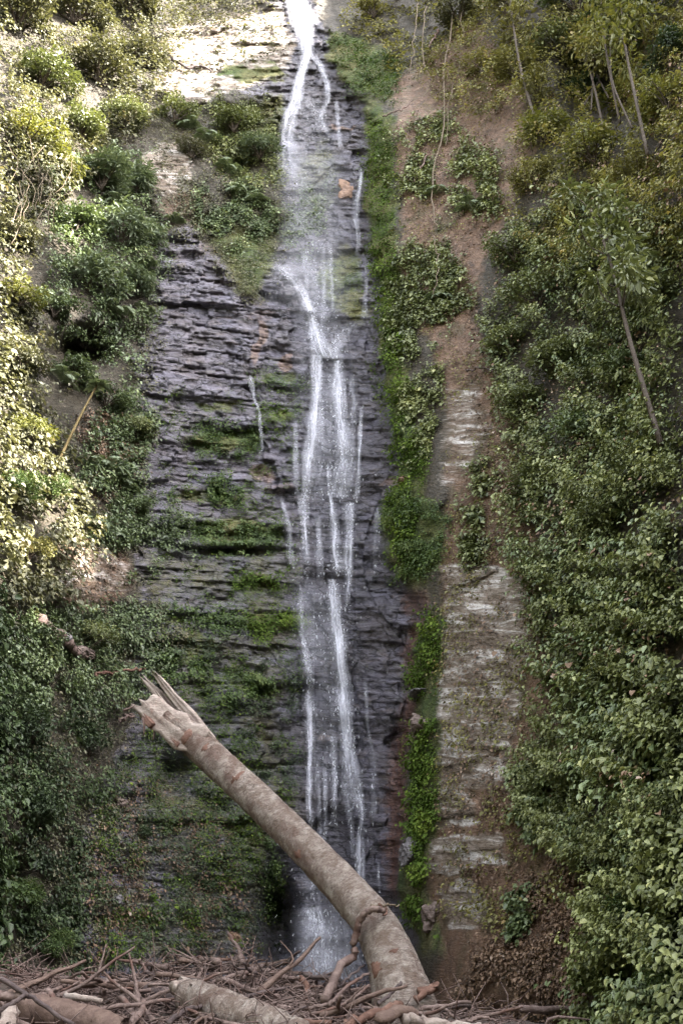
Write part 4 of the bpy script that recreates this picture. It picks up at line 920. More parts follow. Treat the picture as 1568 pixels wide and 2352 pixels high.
# vines and dead branches on the banks
for i, (pts, r, mt, lab, nm) in enumerate([
 ([(1048, 40), (1030, 160), (1022, 300), (1000, 420), (1000, 510), (1012, 535)], .03, 'vine', 'longest pale vine hanging down the bare earth', 'hanging_vine'),
 ([(965, 20), (955, 120), (945, 180)], .022, 'vine', 'short pale vine hanging nearest the top of the fall', 'hanging_vine'),
 ([(985, 30), (975, 130), (990, 200), (978, 240)], .022, 'vine', 'knotted pale vine beside the shortest one', 'hanging_vine'),
 ([(1068, 30), (1062, 150), (1040, 240), (1030, 350)], .02, 'vine', 'thin vine hanging close beside the longest one', 'hanging_vine'),
 ([(1005, 560), (1010, 640), (1000, 700)], .02, 'vine', 'vine hanging into the dense ivy patch', 'hanging_vine'),
 ([(1010, 78), (990, 118)], .05, 'drift', 'short pale broken stick caught below the top edge', 'dead_branch'),
 ([(955, 425), (972, 395), (985, 360)], .035, 'drift', 'pale dead branch lying on the ivy level with the orange boulder', 'dead_branch'),
 ([(885, 275), (925, 262), (950, 240)], .03, 'drift', 'pale dead branch on the bank above the orange boulder', 'dead_branch'),
 ([(1480, 420), (1530, 340), (1568, 290)], .03, 'stem', 'leaning dead branch among olive bushes on the upper bank', 'dead_branch'),
 ([(1340, 560), (1400, 545), (1460, 555)], .025, 'stem', 'thin dead branch lying across the olive bushes', 'dead_branch'),
 ([(1080, 860), (1110, 855), (1160, 865)], .03, 'darkwood', 'dark dead twig on the rosy bare earth', 'dead_branch'),
 ([(375, 130), (430, 165), (460, 160), (485, 175)], .06, 'darkwood', 'dark dead branch across the bare sunlit rock', 'dead_branch'),
 ([(200, 1560), (240, 1555), (320, 1545)], .04, 'redbark', 'reddish dead branch just above the splintered trunk tip', 'dead_branch'),
 ([(70, 1440), (130, 1480), (160, 1510)], .12, 'drift', 'thick grey rotten log lying on the slope below the glowing patch', 'dead_log'),
 ([(290, 1650), (270, 1655), (255, 1662)], .03, 'drift', 'thin stick beside the splintered trunk tip', 'dead_branch'),
]):
    tube_thing(nm, [onsurf(a, b, .12 + (.15 if nm == 'hanging_vine' else .06)) for a, b in pts], r, r * .6, mt, lab, 'vine' if nm == 'hanging_vine' else 'branch', 'hanging vines on the bare earth' if nm == 'hanging_vine' else 'dead branches on the banks', jitter=.03, seed=i, n=18)
for i in range(14):
    a, b = random.uniform(0, 110), random.uniform(430, 590)
    tube_thing('dead_twig', [onsurf(a, b, .35), onsurf(a + random.uniform(-25, 25), b - 40, .7), onsurf(a + random.uniform(-45, 45), b - 85, .8)], .012, .005, 'vine', 'bleached pinkish dead twig in the sunlit edge of the slope', 'twig', 'dead pink twigs on the sunny slope', n=8, sides=5, jitter=.03, seed=40 + i)

# ------------------------------------------------------------------ rocks
def rock(px, py, w, h, mat, label, depth=.5, seed=0, off=-.04, name='boulder', rot=0.0):
    p, n = S(px, py); s = p[1] / ray(px, py)[1] / F
    import bmesh
    bm = bmesh.new(); bmesh.ops.create_icosphere(bm, subdivisions=4, radius=1)
    vs = np.array([v.co for v in bm.verts])
    d = 1 + 1.25 * (fbm(vs[:, 0] * 1.7 + seed, vs[:, 1] * 1.3, vs[:, 2] * 1.3, seed=seed, octs=3) - .5) + .22 * (fbm(vs[:, 0] * 5, vs[:, 1] * 5, vs[:, 2] * 5 + seed, seed=seed + 3) - .5)
    box = np.abs(vs).max(1)
    vs = vs * (d / (box ** .22))[:, None]
    vs = vs * np.array([w * s, depth, h * s]) * .5 * 1.1
    for v_, c in zip(bm.verts, vs): v_.co = c
    me = bpy.data.meshes.new(name); bm.to_mesh(me); bm.free()
    o = link(name, me, M[mat]); o.location = tuple(p + n * off); o.rotation_euler = (0, rot, random.uniform(-.3, .3))
    return tag(o, label, 'rock', 'loose rocks on the cliff and banks')
for i, a in enumerate([
 (803, 437, 62, 50, 'orange_rock', 'orange-stained boulder lodged beside the upper fall', .35, 5, -.12), (968, 1592, 52, 20, 'grey_rock', 'flat grey slab jutting from the bank edge beside the pale rock face', .7), (965, 1668, 44, 46, 'pink_rock', 'pinkish rock block below the flat grey slab', .6),
 (940, 1965, 46, 60, 'grey_rock', 'dark grey layered block low on the bank edge', .6), (125, 1462, 80, 34, 'grey_rock', 'pale grey rock in the shaded slope below the glowing patch', .7), (185, 1502, 62, 36, 'pink_rock', 'brownish rock just below the pale grey one on the slope', .6),
 (275, 1850, 44, 40, 'pink_rock', 'reddish rock on the rubble slope under the leaning trunk', .5), (540, 2155, 30, 34, 'orange_rock', 'small orange stone at the cliff foot near the dark hollow', .4), (265, 2066, 40, 22, 'grey_rock', 'small pale stone on the rubble slope', .35),
 (930, 1105, 40, 14, 'orange_rock', 'thin rusty slab lying on the bank edge by the fall', .5), (985, 2110, 46, 60, 'pink_rock', 'rock at the foot of the bank behind the leaning trunk', .6), (300, 2275, 36, 26, 'grey_rock', 'smooth grey stone behind the brown log', .4)]):
    rock(*a[:7], seed=i * 7 + 1, off=a[8] if len(a) > 8 else -.04)

# ------------------------------------------------------------------ waterfall
YMIN = YB.copy()
k_ = 5
for dxy in range(-k_, k_ + 1):
    YMIN = np.minimum(YMIN, np.roll(YT, dxy, 0)); YMIN = np.minimum(YMIN, np.roll(YT, dxy, 1))
YWAT = blur(YMIN, 4)
wfall = tag(empty('waterfall', tuple(at(760, 2240, 19.0))), 'tall thin white waterfall dropping in strands down the dark slate', 'waterfall', kind='structure')
WO = np.array(wfall.location)
def stream(path, name='stream', mat='water', gap=.10, edge=.55, rows=None, droplets=0, seed=0):
    """path rows: px, py, half width px, density"""
    path = np.asarray(path, float)
    m = int((path[-1, 1] - path[0, 1]) / 6) + 2
    t = np.linspace(0, len(path) - 1, m); sp_ = np.stack([np.interp(t, np.arange(len(path)), path[:, c]) for c in range(4)], -1)
    rr = np.random.default_rng(seed)
    sp_[:, 0] += 9 * (fbm(sp_[:, 1] / 60 + seed * 3.1, sp_[:, 1] * 0, seed=seed) - .5)
    sp_[:, 2] *= .8 + .4 * vnoise(sp_[:, 1] / 40, sp_[:, 1] * 0 + seed, seed=seed + 1)
    nu = 13
    u = np.linspace(-1, 1, nu)
    px = sp_[:, 0:1] + sp_[:, 2:3] * u * (1.15 if mat == 'water' else 1.3); py = np.repeat(sp_[:, 1:2], nu, 1)
    Yw = _bil(YWAT, px, py) - gap
    v = at(px, py, Yw) - WO
    dens = sp_[:, 3:4] * (1 - np.abs(u)[None] ** 2) ** 1.25
    dens = dens * (sstep(-.01, .10, t / t[-1]) if path[0, 2] < 10 or mat != 'water' else 1 + 0 * t)[:, None] * (1 - sstep(.9, 1.0, t / t[-1]))[:, None]
    cen = v[:, nu // 2]
    Lv = np.concatenate([[0], np.cumsum(np.linalg.norm(np.diff(cen, axis=0), axis=1))])
    wid = np.linalg.norm(v[:, -1] - v[:, 0], axis=1)
    uv = np.stack([(u[None] * .5) * wid[:, None] + seed * 3.7, np.repeat(Lv[:, None], nu, 1) + seed * 1.3], -1).reshape(-1, 2)
    gi_ = np.arange(m * nu).reshape(m, nu)
    q = np.stack([gi_[:-1, :-1], gi_[1:, :-1], gi_[1:, 1:], gi_[:-1, 1:]], -1).reshape(-1, 4)
    o = link(name, mesh_np(name, v, q, {'dens': dens.ravel()}, uv=uv, smooth=True), M[mat], wfall)
    if droplets:
        i = rr.integers(0, m - 1, droplets); uu = np.clip(rr.normal(size=droplets) * .6, -1.5, 1.5)
        dx = sp_[i, 0] + uu * sp_[i, 2] * 1.1; dy = sp_[i, 1] + rr.random(droplets) * 8
        pos = at(dx, dy, _bil(YWAT, dx, dy) - gap - .02 - .14 * rr.random(droplets)) - WO
        tip = np.array([0, 0, -1.0]) + .28 * rr.normal(size=(droplets, 3))
        L = .03 + .07 * rr.random(droplets)
        vv, qq, tt = leaf_arrays(pos, tip, np.tile(np.array([[0, -1.0, .1]]), (droplets, 1)), L, .003 + .004 * rr.random(droplets), np.zeros(droplets), 0, 0)
        link('droplets', mesh_np('droplets', vv, qq), M['drop'], o)['kind'] = 'stuff'
    return o
m_, nt_, out_ = newmat('water_drop'); bs_ = nt_.nodes.new('ShaderNodeBsdfPrincipled'); bs_.inputs['Base Color'].default_value = (.82, .84, .9, 1); bs_.inputs['Roughness'].default_value = .3; nt_.links.new(bs_.outputs[0], out_.inputs[0]); M['drop'] = m_
STREAMS = [
 ([(672, 300, 24, 0.17), (672, 380, 34, 0.17), (680, 460, 40, 0.12), (690, 540, 46, 0.11), (690, 620, 60, 0.09), (700, 700, 50, 0.06)], 'spray', 300),
 ([(735, 330, 40, 0.09), (735, 430, 50, 0.11), (725, 530, 70, 0.12), (720, 620, 80, 0.11), (735, 720, 60, 0.09), (760, 800, 50, 0.09)], 'spray', 300),
 ([(720, 2080, 30, .20), (735, 2160, 60, .26), (745, 2260, 80, .32)], 'spray', 300),
 ([(735, 600, 80, 0.09), (735, 700, 75, 0.11), (740, 800, 60, 0.11), (750, 900, 70, 0.08), (755, 1100, 75, 0.08), (745, 1300, 75, 0.08), (745, 1500, 75, 0.07), (755, 1750, 80, 0.07), (765, 2000, 85, 0.18)], 'veil', 900),
 ([(702, 565, 6, 0.30), (700, 640, 7, 0.35), (705, 700, 7, 0.30)], 'veil', 40), ([(742, 560, 5, 0.30), (745, 660, 6, 0.35), (740, 760, 6, 0.30)], 'veil', 40),
 ([(808, 860, 6, 0.35), (812, 960, 7, 0.40), (808, 1060, 7, 0.35)], 'veil', 60), ([(736, 850, 5, 0.40), (738, 950, 6, 0.45), (742, 1050, 6, 0.40)], 'veil', 60),
 ([(680, 960, 5, 0.40), (676, 1060, 7, 0.45), (684, 1150, 6, 0.40)], 'veil', 60), ([(730, 1180, 6, 0.35), (733, 1260, 8, 0.45), (735, 1330, 8, 0.40)], 'veil', 60),
 ([(746, 1760, 5, 0.50), (748, 1850, 5, 0.55), (746, 1960, 5, 0.45)], 'veil', 60), ([(790, 1790, 6, 0.50), (802, 1880, 7, 0.50), (808, 1980, 7, 0.45)], 'veil', 80), ([(730, 1740, 4, 0.40), (732, 1830, 5, 0.45), (733, 1950, 5, 0.40)], 'veil', 40),
 ([(672, -60, 24, 1), (690, 40, 28, 1), (702, 95, 22, 1), (705, 125, 15, .95), (690, 175, 12, .9), (680, 225, 16, .85), (666, 265, 16, .75), (658, 310, 18, .5), (660, 370, 22, .32), (668, 440, 26, .15)], 'water', 700),
 ([(715, 120, 9, .75), (738, 150, 9, .7), (750, 190, 8, .65), (752, 230, 7, .5), (738, 270, 7, .4), (760, 320, 8, .3)], 'water', 200),
 ([(700, 220, 30, 0.26), (712, 250, 32, 0.25), (730, 280, 30, 0.19), (745, 330, 28, 0.12)], 'veil', 200),
 ([(772, 230, 5, .5), (776, 290, 5, .5), (780, 340, 5, .4)], 'water', 60),
 ([(832, 385, 5, .7), (826, 430, 5, .7), (820, 470, 9, .6), (822, 540, 5, .55), (818, 590, 4, .5)], 'water', 160),
 ([(720, 565, 40, 0.15), (725, 640, 45, 0.19), (722, 720, 26, 0.19), (730, 800, 22, 0.22)], 'veil', 300),
 ([(610, 605, 22, 0.31), (650, 608, 22, 0.31), (680, 650, 14, 0.55), (700, 690, 14, 0.60), (716, 722, 10, 0.75)], 'veil', 260),
 ([(650, 610, 26, 0.22), (640, 650, 40, 0.14), (640, 710, 45, 0.07)], 'veil', 80),
 ([(758, 555, 4, .4), (760, 640, 5, .35), (762, 720, 4, .3)], 'water', 80),
 ([(716, 722, 9, .85), (728, 760, 13, .8), (735, 800, 22, .8), (745, 825, 26, .7)], 'water', 300),
 ([(812, 735, 26, 0.25), (790, 770, 20, 0.25), (770, 800, 16, 0.50), (775, 828, 14, 0.55)], 'veil', 120),
 ([(728, 815, 12, .8), (726, 900, 13, .8), (722, 980, 18, .72), (712, 1060, 18, .66), (705, 1120, 14, .6), (696, 1150, 11, .55), (700, 1240, 9, .72), (706, 1310, 16, .62)], 'water', 900),
 ([(778, 828, 13, .8), (775, 900, 18, .75), (785, 980, 18, .7), (792, 1050, 24, .6), (785, 1110, 30, .55), (775, 1150, 22, .6)], 'water', 800),
 ([(750, 840, 36, 0.25), (755, 950, 40, 0.26), (755, 1050, 46, 0.26), (752, 1150, 46, 0.22)], 'veil', 500),
 ([(830, 930, 5, .7), (826, 1000, 5, .7), (824, 1090, 6, .7), (815, 1150, 8, .6)], 'water', 200),
 ([(754, 1060, 3, .7), (757, 1140, 4, .7), (768, 1200, 11, .75), (770, 1270, 12, .8), (778, 1320, 12, .6)], 'water', 300),
 ([(800, 1155, 14, .72), (798, 1220, 12, .8), (796, 1280, 14, .78), (800, 1340, 8, .55), (796, 1400, 6, .4)], 'water', 350),
 ([(762, 1330, 10, .7), (772, 1400, 16, .86), (778, 1470, 18, .92), (785, 1540, 18, .9), (792, 1610, 20, .9), (796, 1680, 18, .85), (800, 1720, 18, .8), (808, 1770, 22, .7), (815, 1820, 24, .5), (825, 1880, 18, .4)], 'water', 1300),
 ([(700, 1310, 30, 0.19), (712, 1400, 34, 0.22), (716, 1470, 28, 0.25), (712, 1530, 20, 0.31)], 'veil', 400),
 ([(690, 1340, 5, .6), (692, 1450, 6, .66), (700, 1510, 9, .7), (708, 1560, 11, .74), (709, 1640, 11, .84), (711, 1720, 9, .88), (711, 1810, 8, .9), (714, 1900, 7, .75), (716, 1980, 6, .6), (716, 2090, 8, .55)], 'water', 800),
 ([(762, 1690, 12, .5), (764, 1740, 9, .5), (768, 1830, 7, .5), (766, 1900, 6, .4)], 'water', 160),
 ([(745, 1360, 26, 0.19), (752, 1500, 26, 0.17), (750, 1650, 28, 0.15), (752, 1800, 36, 0.12)], 'veil', 300),
 ([(826, 1790, 6, .6), (834, 1870, 7, .55), (826, 1960, 12, .8), (828, 2030, 14, .85), (826, 2080, 16, .75)], 'water', 300),
 ([(866, 1980, 4, .5), (868, 2050, 5, .5)], 'water', 40),
 ([(716, 2085, 22, .62), (722, 2110, 24, .6), (730, 2180, 44, .52), (735, 2260, 58, .55)], 'water', 700),
 ([(760, 1980, 70, 0.34), (765, 2080, 75, 0.42), (765, 2180, 76, 0.50), (765, 2270, 84, 0.50)], 'veil', 1200),
 ([(645, 1140, 6, .4), (660, 1200, 8, .42), (668, 1280, 10, .45), (672, 1300, 12, .3)], 'water', 100),
 ([(576, 860, 5, .6), (582, 910, 5, .6), (596, 940, 4, .65), (600, 1000, 4, .55), (602, 1040, 5, .4)], 'water', 120),
 ([(862, 1160, 6, 0.35), (866, 1240, 8, 0.40), (864, 1320, 10, 0.30)], 'veil', 80),
 ([(838, 1560, 4, 0.40), (842, 1660, 4, 0.40), (860, 1760, 8, 0.35), (856, 1900, 5, 0.30)], 'veil', 80),
 ([(842, 600, 4, 0.40), (840, 700, 5, 0.40), (838, 735, 8, 0.35)], 'veil', 50),
]
for i, (p_, mt_, dr) in enumerate(STREAMS):
    dr = int(dr * .2)
    stream(p_, 'stream', mt_, gap=.05 + .012 * i, droplets=dr, seed=i)

# ------------------------------------------------------------------ the leaning broken trunk
TR = [(945, 2440, 10.1, .34), (930, 2330, 10.3, .305), (916, 2260, 10.4, .278), (893, 2190, 10.55, .252), (858, 2120, 10.75, 0.227), (800, 2050, 11.0, 0.219), (720, 1965, 11.3, 0.210), (640, 1884, 11.6, 0.204), (562, 1810, 11.9, 0.204), (500, 1752, 12.1, 0.208), (445, 1700, 12.3, 0.213), (405, 1668, 12.42, 0.207)]
pts = np.array([at(a, b, c) for a, b, c, _ in TR])
rad = np.array([r for *_, r in TR])
n = 120; tt_ = np.linspace(0, len(TR) - 1, n)
C_ = spline(pts, n); rr_ = np.interp(tt_, np.arange(len(TR)), rad)
base = C_[0]
ft = empty('fallen_trunk', tuple(base))
tag(ft, 'thick pale broken trunk leaning across the foot of the waterfall', 'tree trunk')
sides = 40
tang = norm(np.gradient(C_, axis=0)); A_ = norm(np.cross(tang, np.array([0, 1.0, 0]))); B_ = np.cross(tang, A_)
ang = np.linspace(0, 2 * math.pi, sides, endpoint=False)
L_ = np.concatenate([[0], np.cumsum(np.linalg.norm(np.diff(C_, axis=0), axis=1))])
cx, sx = np.cos(ang)[None], np.sin(ang)[None]
r_ = rr_[:, None] * (1 + .07 * (fbm(cx * 1.2 + 0 * L_[:, None], sx * 1.2 + 0 * L_[:, None], L_[:, None] * 1.3 + 0 * cx, seed=401) - .5) + .13 * (fbm(cx * 5 + 0 * L_[:, None], sx * 5 + 0 * L_[:, None], L_[:, None] * 9 + 0 * cx, seed=402) - .5))
# root flare with ribs near the foot
r_ = r_ * (1 + .16 * np.exp(-np.maximum(L_[:, None] - .45, 0) / .35) * (1 + .35 * np.cos(ang * 5 + .6)[None]))
# jagged upper edge: the far side of the shell is torn away lower down
ring = C_[:, None] + A_[:, None] * (cx * r_)[..., None] + B_[:, None] * (sx * r_)[..., None]
jagl = .05 + .22 * vnoise(ang * 2.2, ang * 0, seed=403) 
ring[-1] = ring[-1] + tang[-1][None] * (jagl * .6)[:, None]
ring = np.concatenate([ring, (C_[-1] - tang[-1] * .05)[None, None] + 0 * ring[:1]], 0) - base
gi_ = np.arange((n + 1) * sides).reshape(n + 1, sides); gj = np.roll(gi_, -1, 1)
q = np.stack([gi_[:-1], gj[:-1], gj[1:], gi_[1:]], -1).reshape(-1, 4)
link('trunk', mesh_np('trunk', ring, q, {'along': np.repeat(np.concatenate([L_, L_[-1:]]), sides)}, smooth=True), M['bark'], ft)
rg2 = np.random.default_rng(31)
def splinter(pxs, wid, thick, mat, seed, name='splinter', jag=.25):
    """a torn slab of wood: px,py,Y along its length"""
    rg = np.random.default_rng(seed)
    m = 26; P_ = spline([at(*p) for p in pxs], m); W_ = np.interp(np.linspace(0, len(wid) - 1, m), np.arange(len(wid)), wid)
    tg = norm(np.gradient(P_, axis=0)); view = norm(P_ - CAM); sd = norm(np.cross(tg, view)); nr = np.cross(sd, tg)
    nu = 9; u = np.linspace(-1, 1, nu)
    prof = (1 - .55 * np.abs(u) ** 2)[None]
    rag = 1 + .45 * (np.stack([np.interp(np.linspace(0, 7, m), np.arange(8), rg.random(8)) for _ in (0, 1)], -1) - .5)
    Wl = W_[:, None] * np.where(u < 0, rag[:, :1], rag[:, 1:])
    ends = tg[-1][None] * (jag * (rg.random(nu) - .6))[:, None]
    grain = thick * .6 * (rg.random(nu) - .5)[None]
    top = P_[:, None] + sd[:, None] * (u[None] * Wl)[..., None] - nr[:, None] * ((thick * prof + grain) * np.ones((m, 1)))[..., None] * .5
    bot = P_[:, None] + sd[:, None] * (u[None] * Wl * .9)[..., None] + nr[:, None] * (thick * prof * np.ones((m, 1)))[..., None] * .5
    top[-1] += ends; bot[-1] += ends * .8
    top[-2] += ends * .4; bot[-2] += ends * .35
    loop = np.concatenate([top, bot[:, ::-1]], 1)
    k = loop.shape[1]
    loop = np.concatenate([np.repeat(loop[:1].mean(1, keepdims=True), k, 1), loop, .5 * loop[-1:] + .5 * loop[-1:, ::-1]], 0) - base
    gi_ = np.arange(loop.shape[0] * k).reshape(-1, k); gj = np.roll(gi_, -1, 1)
    q = np.stack([gi_[:-1], gj[:-1], gj[1:], gi_[1:]], -1).reshape(-1, 4)
    al = np.repeat(np.arange(loop.shape[0]) * .05, k)
    return link(name, mesh_np(name, loop, q, {'along': al}), M[mat], ft)
splinter([(465, 1712, 12.1), (420, 1684, 12.2), (375, 1650, 12.35), (328, 1612, 12.5)], [.21, .21, .20, .15], .12, 'heartwood', 1)
splinter([(452, 1692, 12.45), (410, 1644, 12.6), (370, 1602, 12.7), (332, 1560, 12.8)], [.085, .08, .07, .035], .14, 'heartwood', 2)
splinter([(486, 1706, 12.3), (446, 1656, 12.45), (408, 1610, 12.55), (382, 1578, 12.65), (358, 1548, 12.7)], [.11, .085, .065, .055, .025], .16, 'heartwood', 3)
splinter([(500, 1735, 12.0), (462, 1690, 12.25), (440, 1664, 12.38)], [.06, .045, .015], .06, 'redbark', 4, 'bark_strip')
splinter([(350, 1668, 12.3), (330, 1642, 12.45), (318, 1625, 12.5)], [.05, .05, .03], .07, 'redbark', 5)
splinter([(412, 1712, 12.15), (372, 1680, 12.3), (340, 1650, 12.42)], [.035, .04, .015], .05, 'redbark', 6)
for i in range(12):
    u_ = rg2.uniform(0, 1); x0_, y0_ = 448 + 40 * u_ - 20, 1712 - 46 * u_; ln_ = rg2.uniform(40, 135)
    splinter([(x0_, y0_, 12.25 + .2 * u_), (x0_ - ln_ * .38 + rg2.normal() * 3, y0_ - ln_ * .36 + rg2.normal() * 3, 12.4 + .2 * u_), (x0_ - ln_ * .74, y0_ - ln_ * rg2.uniform(.70, .9), 12.5 + .2 * u_)], [.035, .022, .006], .035, ('heartwood', 'redbark', 'heartwood', 'drift')[i % 4], 20 + i)
for i, (a, b) in enumerate([((330, 1690), (328, 1650)), ((352, 1700), (350, 1660)), ((310, 1620), (285, 1632))]):
    Tubes().add(spline([at(b[0], b[1], 12.4) - base, at((a[0] + b[0]) / 2 + 3, (a[1] + b[1]) / 2, 12.35) - base, at(a[0], a[1], 12.35) - base], 6), np.linspace(.02, .006, 6), 5).build('fibre', M['drift'], ft)
# loose flakes of bark standing proud of the surface
rg = np.random.default_rng(77)
for i, (a, b, w_, h_, mt_) in enumerate([(545, 1785, 26, 30, 'redbark'), (430, 1690, 22, 40, 'redbark'), (905, 2180, 22, 30, 'redbark'), (862, 2225, 9, 60, 'redbark'), (580, 1800, 12, 16, 'bark'), (470, 1718, 14, 22, 'redbark'), (680, 1960, 12, 10, 'redbark'), (490, 1730, 12, 12, 'bark')]):
    # find the trunk surface point nearest to that direction
    d = ray(a, b); d = d / np.linalg.norm(d)
    rel = ring[:-1] + base - CAM; tpar = (rel * d).sum(-1); dist = np.linalg.norm(rel - tpar[..., None] * d, axis=-1) + np.where(tpar > np.linalg.norm(C_ - CAM, axis=1)[:, None], 9, 0)
    i0, j0 = np.unravel_index(np.argmin(dist), dist.shape)
    s_ = np.linalg.norm(ring[i0, j0] + base - CAM) / F
    ni = max(3, int(h_ * s_ / (L_[-1] / n) / 1)); nj = max(2, int(w_ * s_ / (2 * math.pi * rr_[i0] / sides)))
    ii = np.clip(np.arange(i0 - ni // 2, i0 + ni // 2 + 1), 1, n - 2); jj = np.arange(j0 - nj, j0 + nj + 1)
    out_n = norm(ring[ii][:, jj % sides] + base - C_[ii][:, None])
    g = ring[ii][:, jj % sides] + out_n * (.006 + .012 * rg.random((len(ii), len(jj))))[..., None]
    el = np.sqrt((np.linspace(-1, 1, len(ii))[:, None]) ** 2 + np.linspace(-1, 1, len(jj))[None] ** 2) + .35 * (rg.random((len(ii), len(jj))) - .5)
    g = g - out_n * np.where(el > .95, .035, 0)[..., None]
    gg = np.arange(g.shape[0] * g.shape[1]).reshape(g.shape[:2])
    q = np.stack([gg[:-1, :-1], gg[:-1, 1:], gg[1:, 1:], gg[1:, :-1]], -1).reshape(-1, 4)
    link('bark_flake', mesh_np('bark_flake', g, q, {'along': np.repeat(L_[ii], len(jj))}, smooth=True), M[mt_], ft)

# ------------------------------------------------------------------ driftwood
def drift(px, rpx, mat, label, name='broken_branch', group='broken branches in the driftwood heap', taper=.7, n=14, rough=.3, seed=0, sides=8, jitter=.005, cat='branch'):
    P_ = np.array([at(*p) for p in px]); s = P_[:, 1].mean() / F
    P2 = spline(P_, n) + np.random.default_rng(seed).normal(size=(n, 3)) * jitter
    r = rpx * s * 1.0
    o = Tubes().add(P2 - P2[0], np.linspace(r, r * taper, n), sides, rough, seed=seed).build(name, M[mat]); o.location = tuple(P2[0])
    return tag(o, label, cat, group)
GL = 'logs in the driftwood heap'
drift([(30, 2318, 9.6), (150, 2332, 9.5), (290, 2372, 9.2)], 30, 'brownlog', 'smooth brown sodden log half buried near the bottom corner', 'driftwood_log', GL, .9, 24, .12, 1, 16, .01, 'log')
drift([(438, 2290, 10.2), (520, 2322, 9.7), (600, 2352, 9.4), (690, 2390, 9.2)], 36, 'bark', 'pale barked log with a splintered end in the middle of the heap', 'driftwood_log', GL, .95, 24, .12, 2, 18, .008, 'log')
drift([(340, 2272, 10.9), (395, 2292, 10.6), (430, 2318, 10.3)], 17, 'darkwood', 'short dark wet log behind the pale barked log', 'driftwood_log', GL, .8, 12, .2, 3, 12, .01, 'log')
drift([(790, 2356, 9.0), (860, 2326, 9.2), (922, 2306, 9.5)], 8.5, 'redbark', 'reddish barkless log lying against the foot of the leaning trunk', 'driftwood_log', GL, .9, 16, .25, 4, 12, .012, 'log')
drift([(930, 2340, 9.1), (1010, 2346, 9.1), (1110, 2360, 9.0)], 11, 'heartwood', 'yellowish splintered plank of wood just past the trunk foot', 'driftwood_log', GL, .6, 14, .5, 5, 8, .02, 'log')
drift([(870, 2345, 9.0), (920, 2322, 9.1), (955, 2330, 9.2)], 13, 'brownlog', 'short brown stub of wood in front of the trunk foot', 'driftwood_log', GL, .7, 14, .3, 6, 12, .006, 'log')
drift([(8, 2365, 9.0), (25, 2330, 9.1), (38, 2318, 9.2)], 17, 'heartwood', 'pale torn wood stub in the bottom corner', 'driftwood_log', GL, .6, 8, .4, 7, 10, .02, 'log')
drift([(-20, 2282, 9.4), (25, 2290, 9.4), (62, 2284, 9.4)], 10, 'drift', 'pale broken branch at the picture edge under the dark pole', rough=.4, seed=8)
drift([(400, 2262, 10.2), (430, 2272, 10.3), (475, 2292, 10.3)], 12, 'heartwood', 'jagged pale splinter on the end of the barked log', 'splintered_wood', GL, 1.2, 10, .6, 9, 8, .02, 'wood')
drift([(418, 2288, 10.1), (440, 2296, 10.1), (455, 2300, 10.1)], 8, 'redbark', 'reddish knot of wood under the jagged pale splinter', 'splintered_wood', GL, .8, 8, .4, 10, 8, .015, 'wood')
drift([(955, 2300, 9.9), (978, 2276, 10.0), (1008, 2256, 10.0)], 6.5, 'redbark', 'curled reddish bark chunk stuck to the trunk foot', 'splintered_wood', GL, 1.4, 8, .7, 11, 7, .03, 'wood')
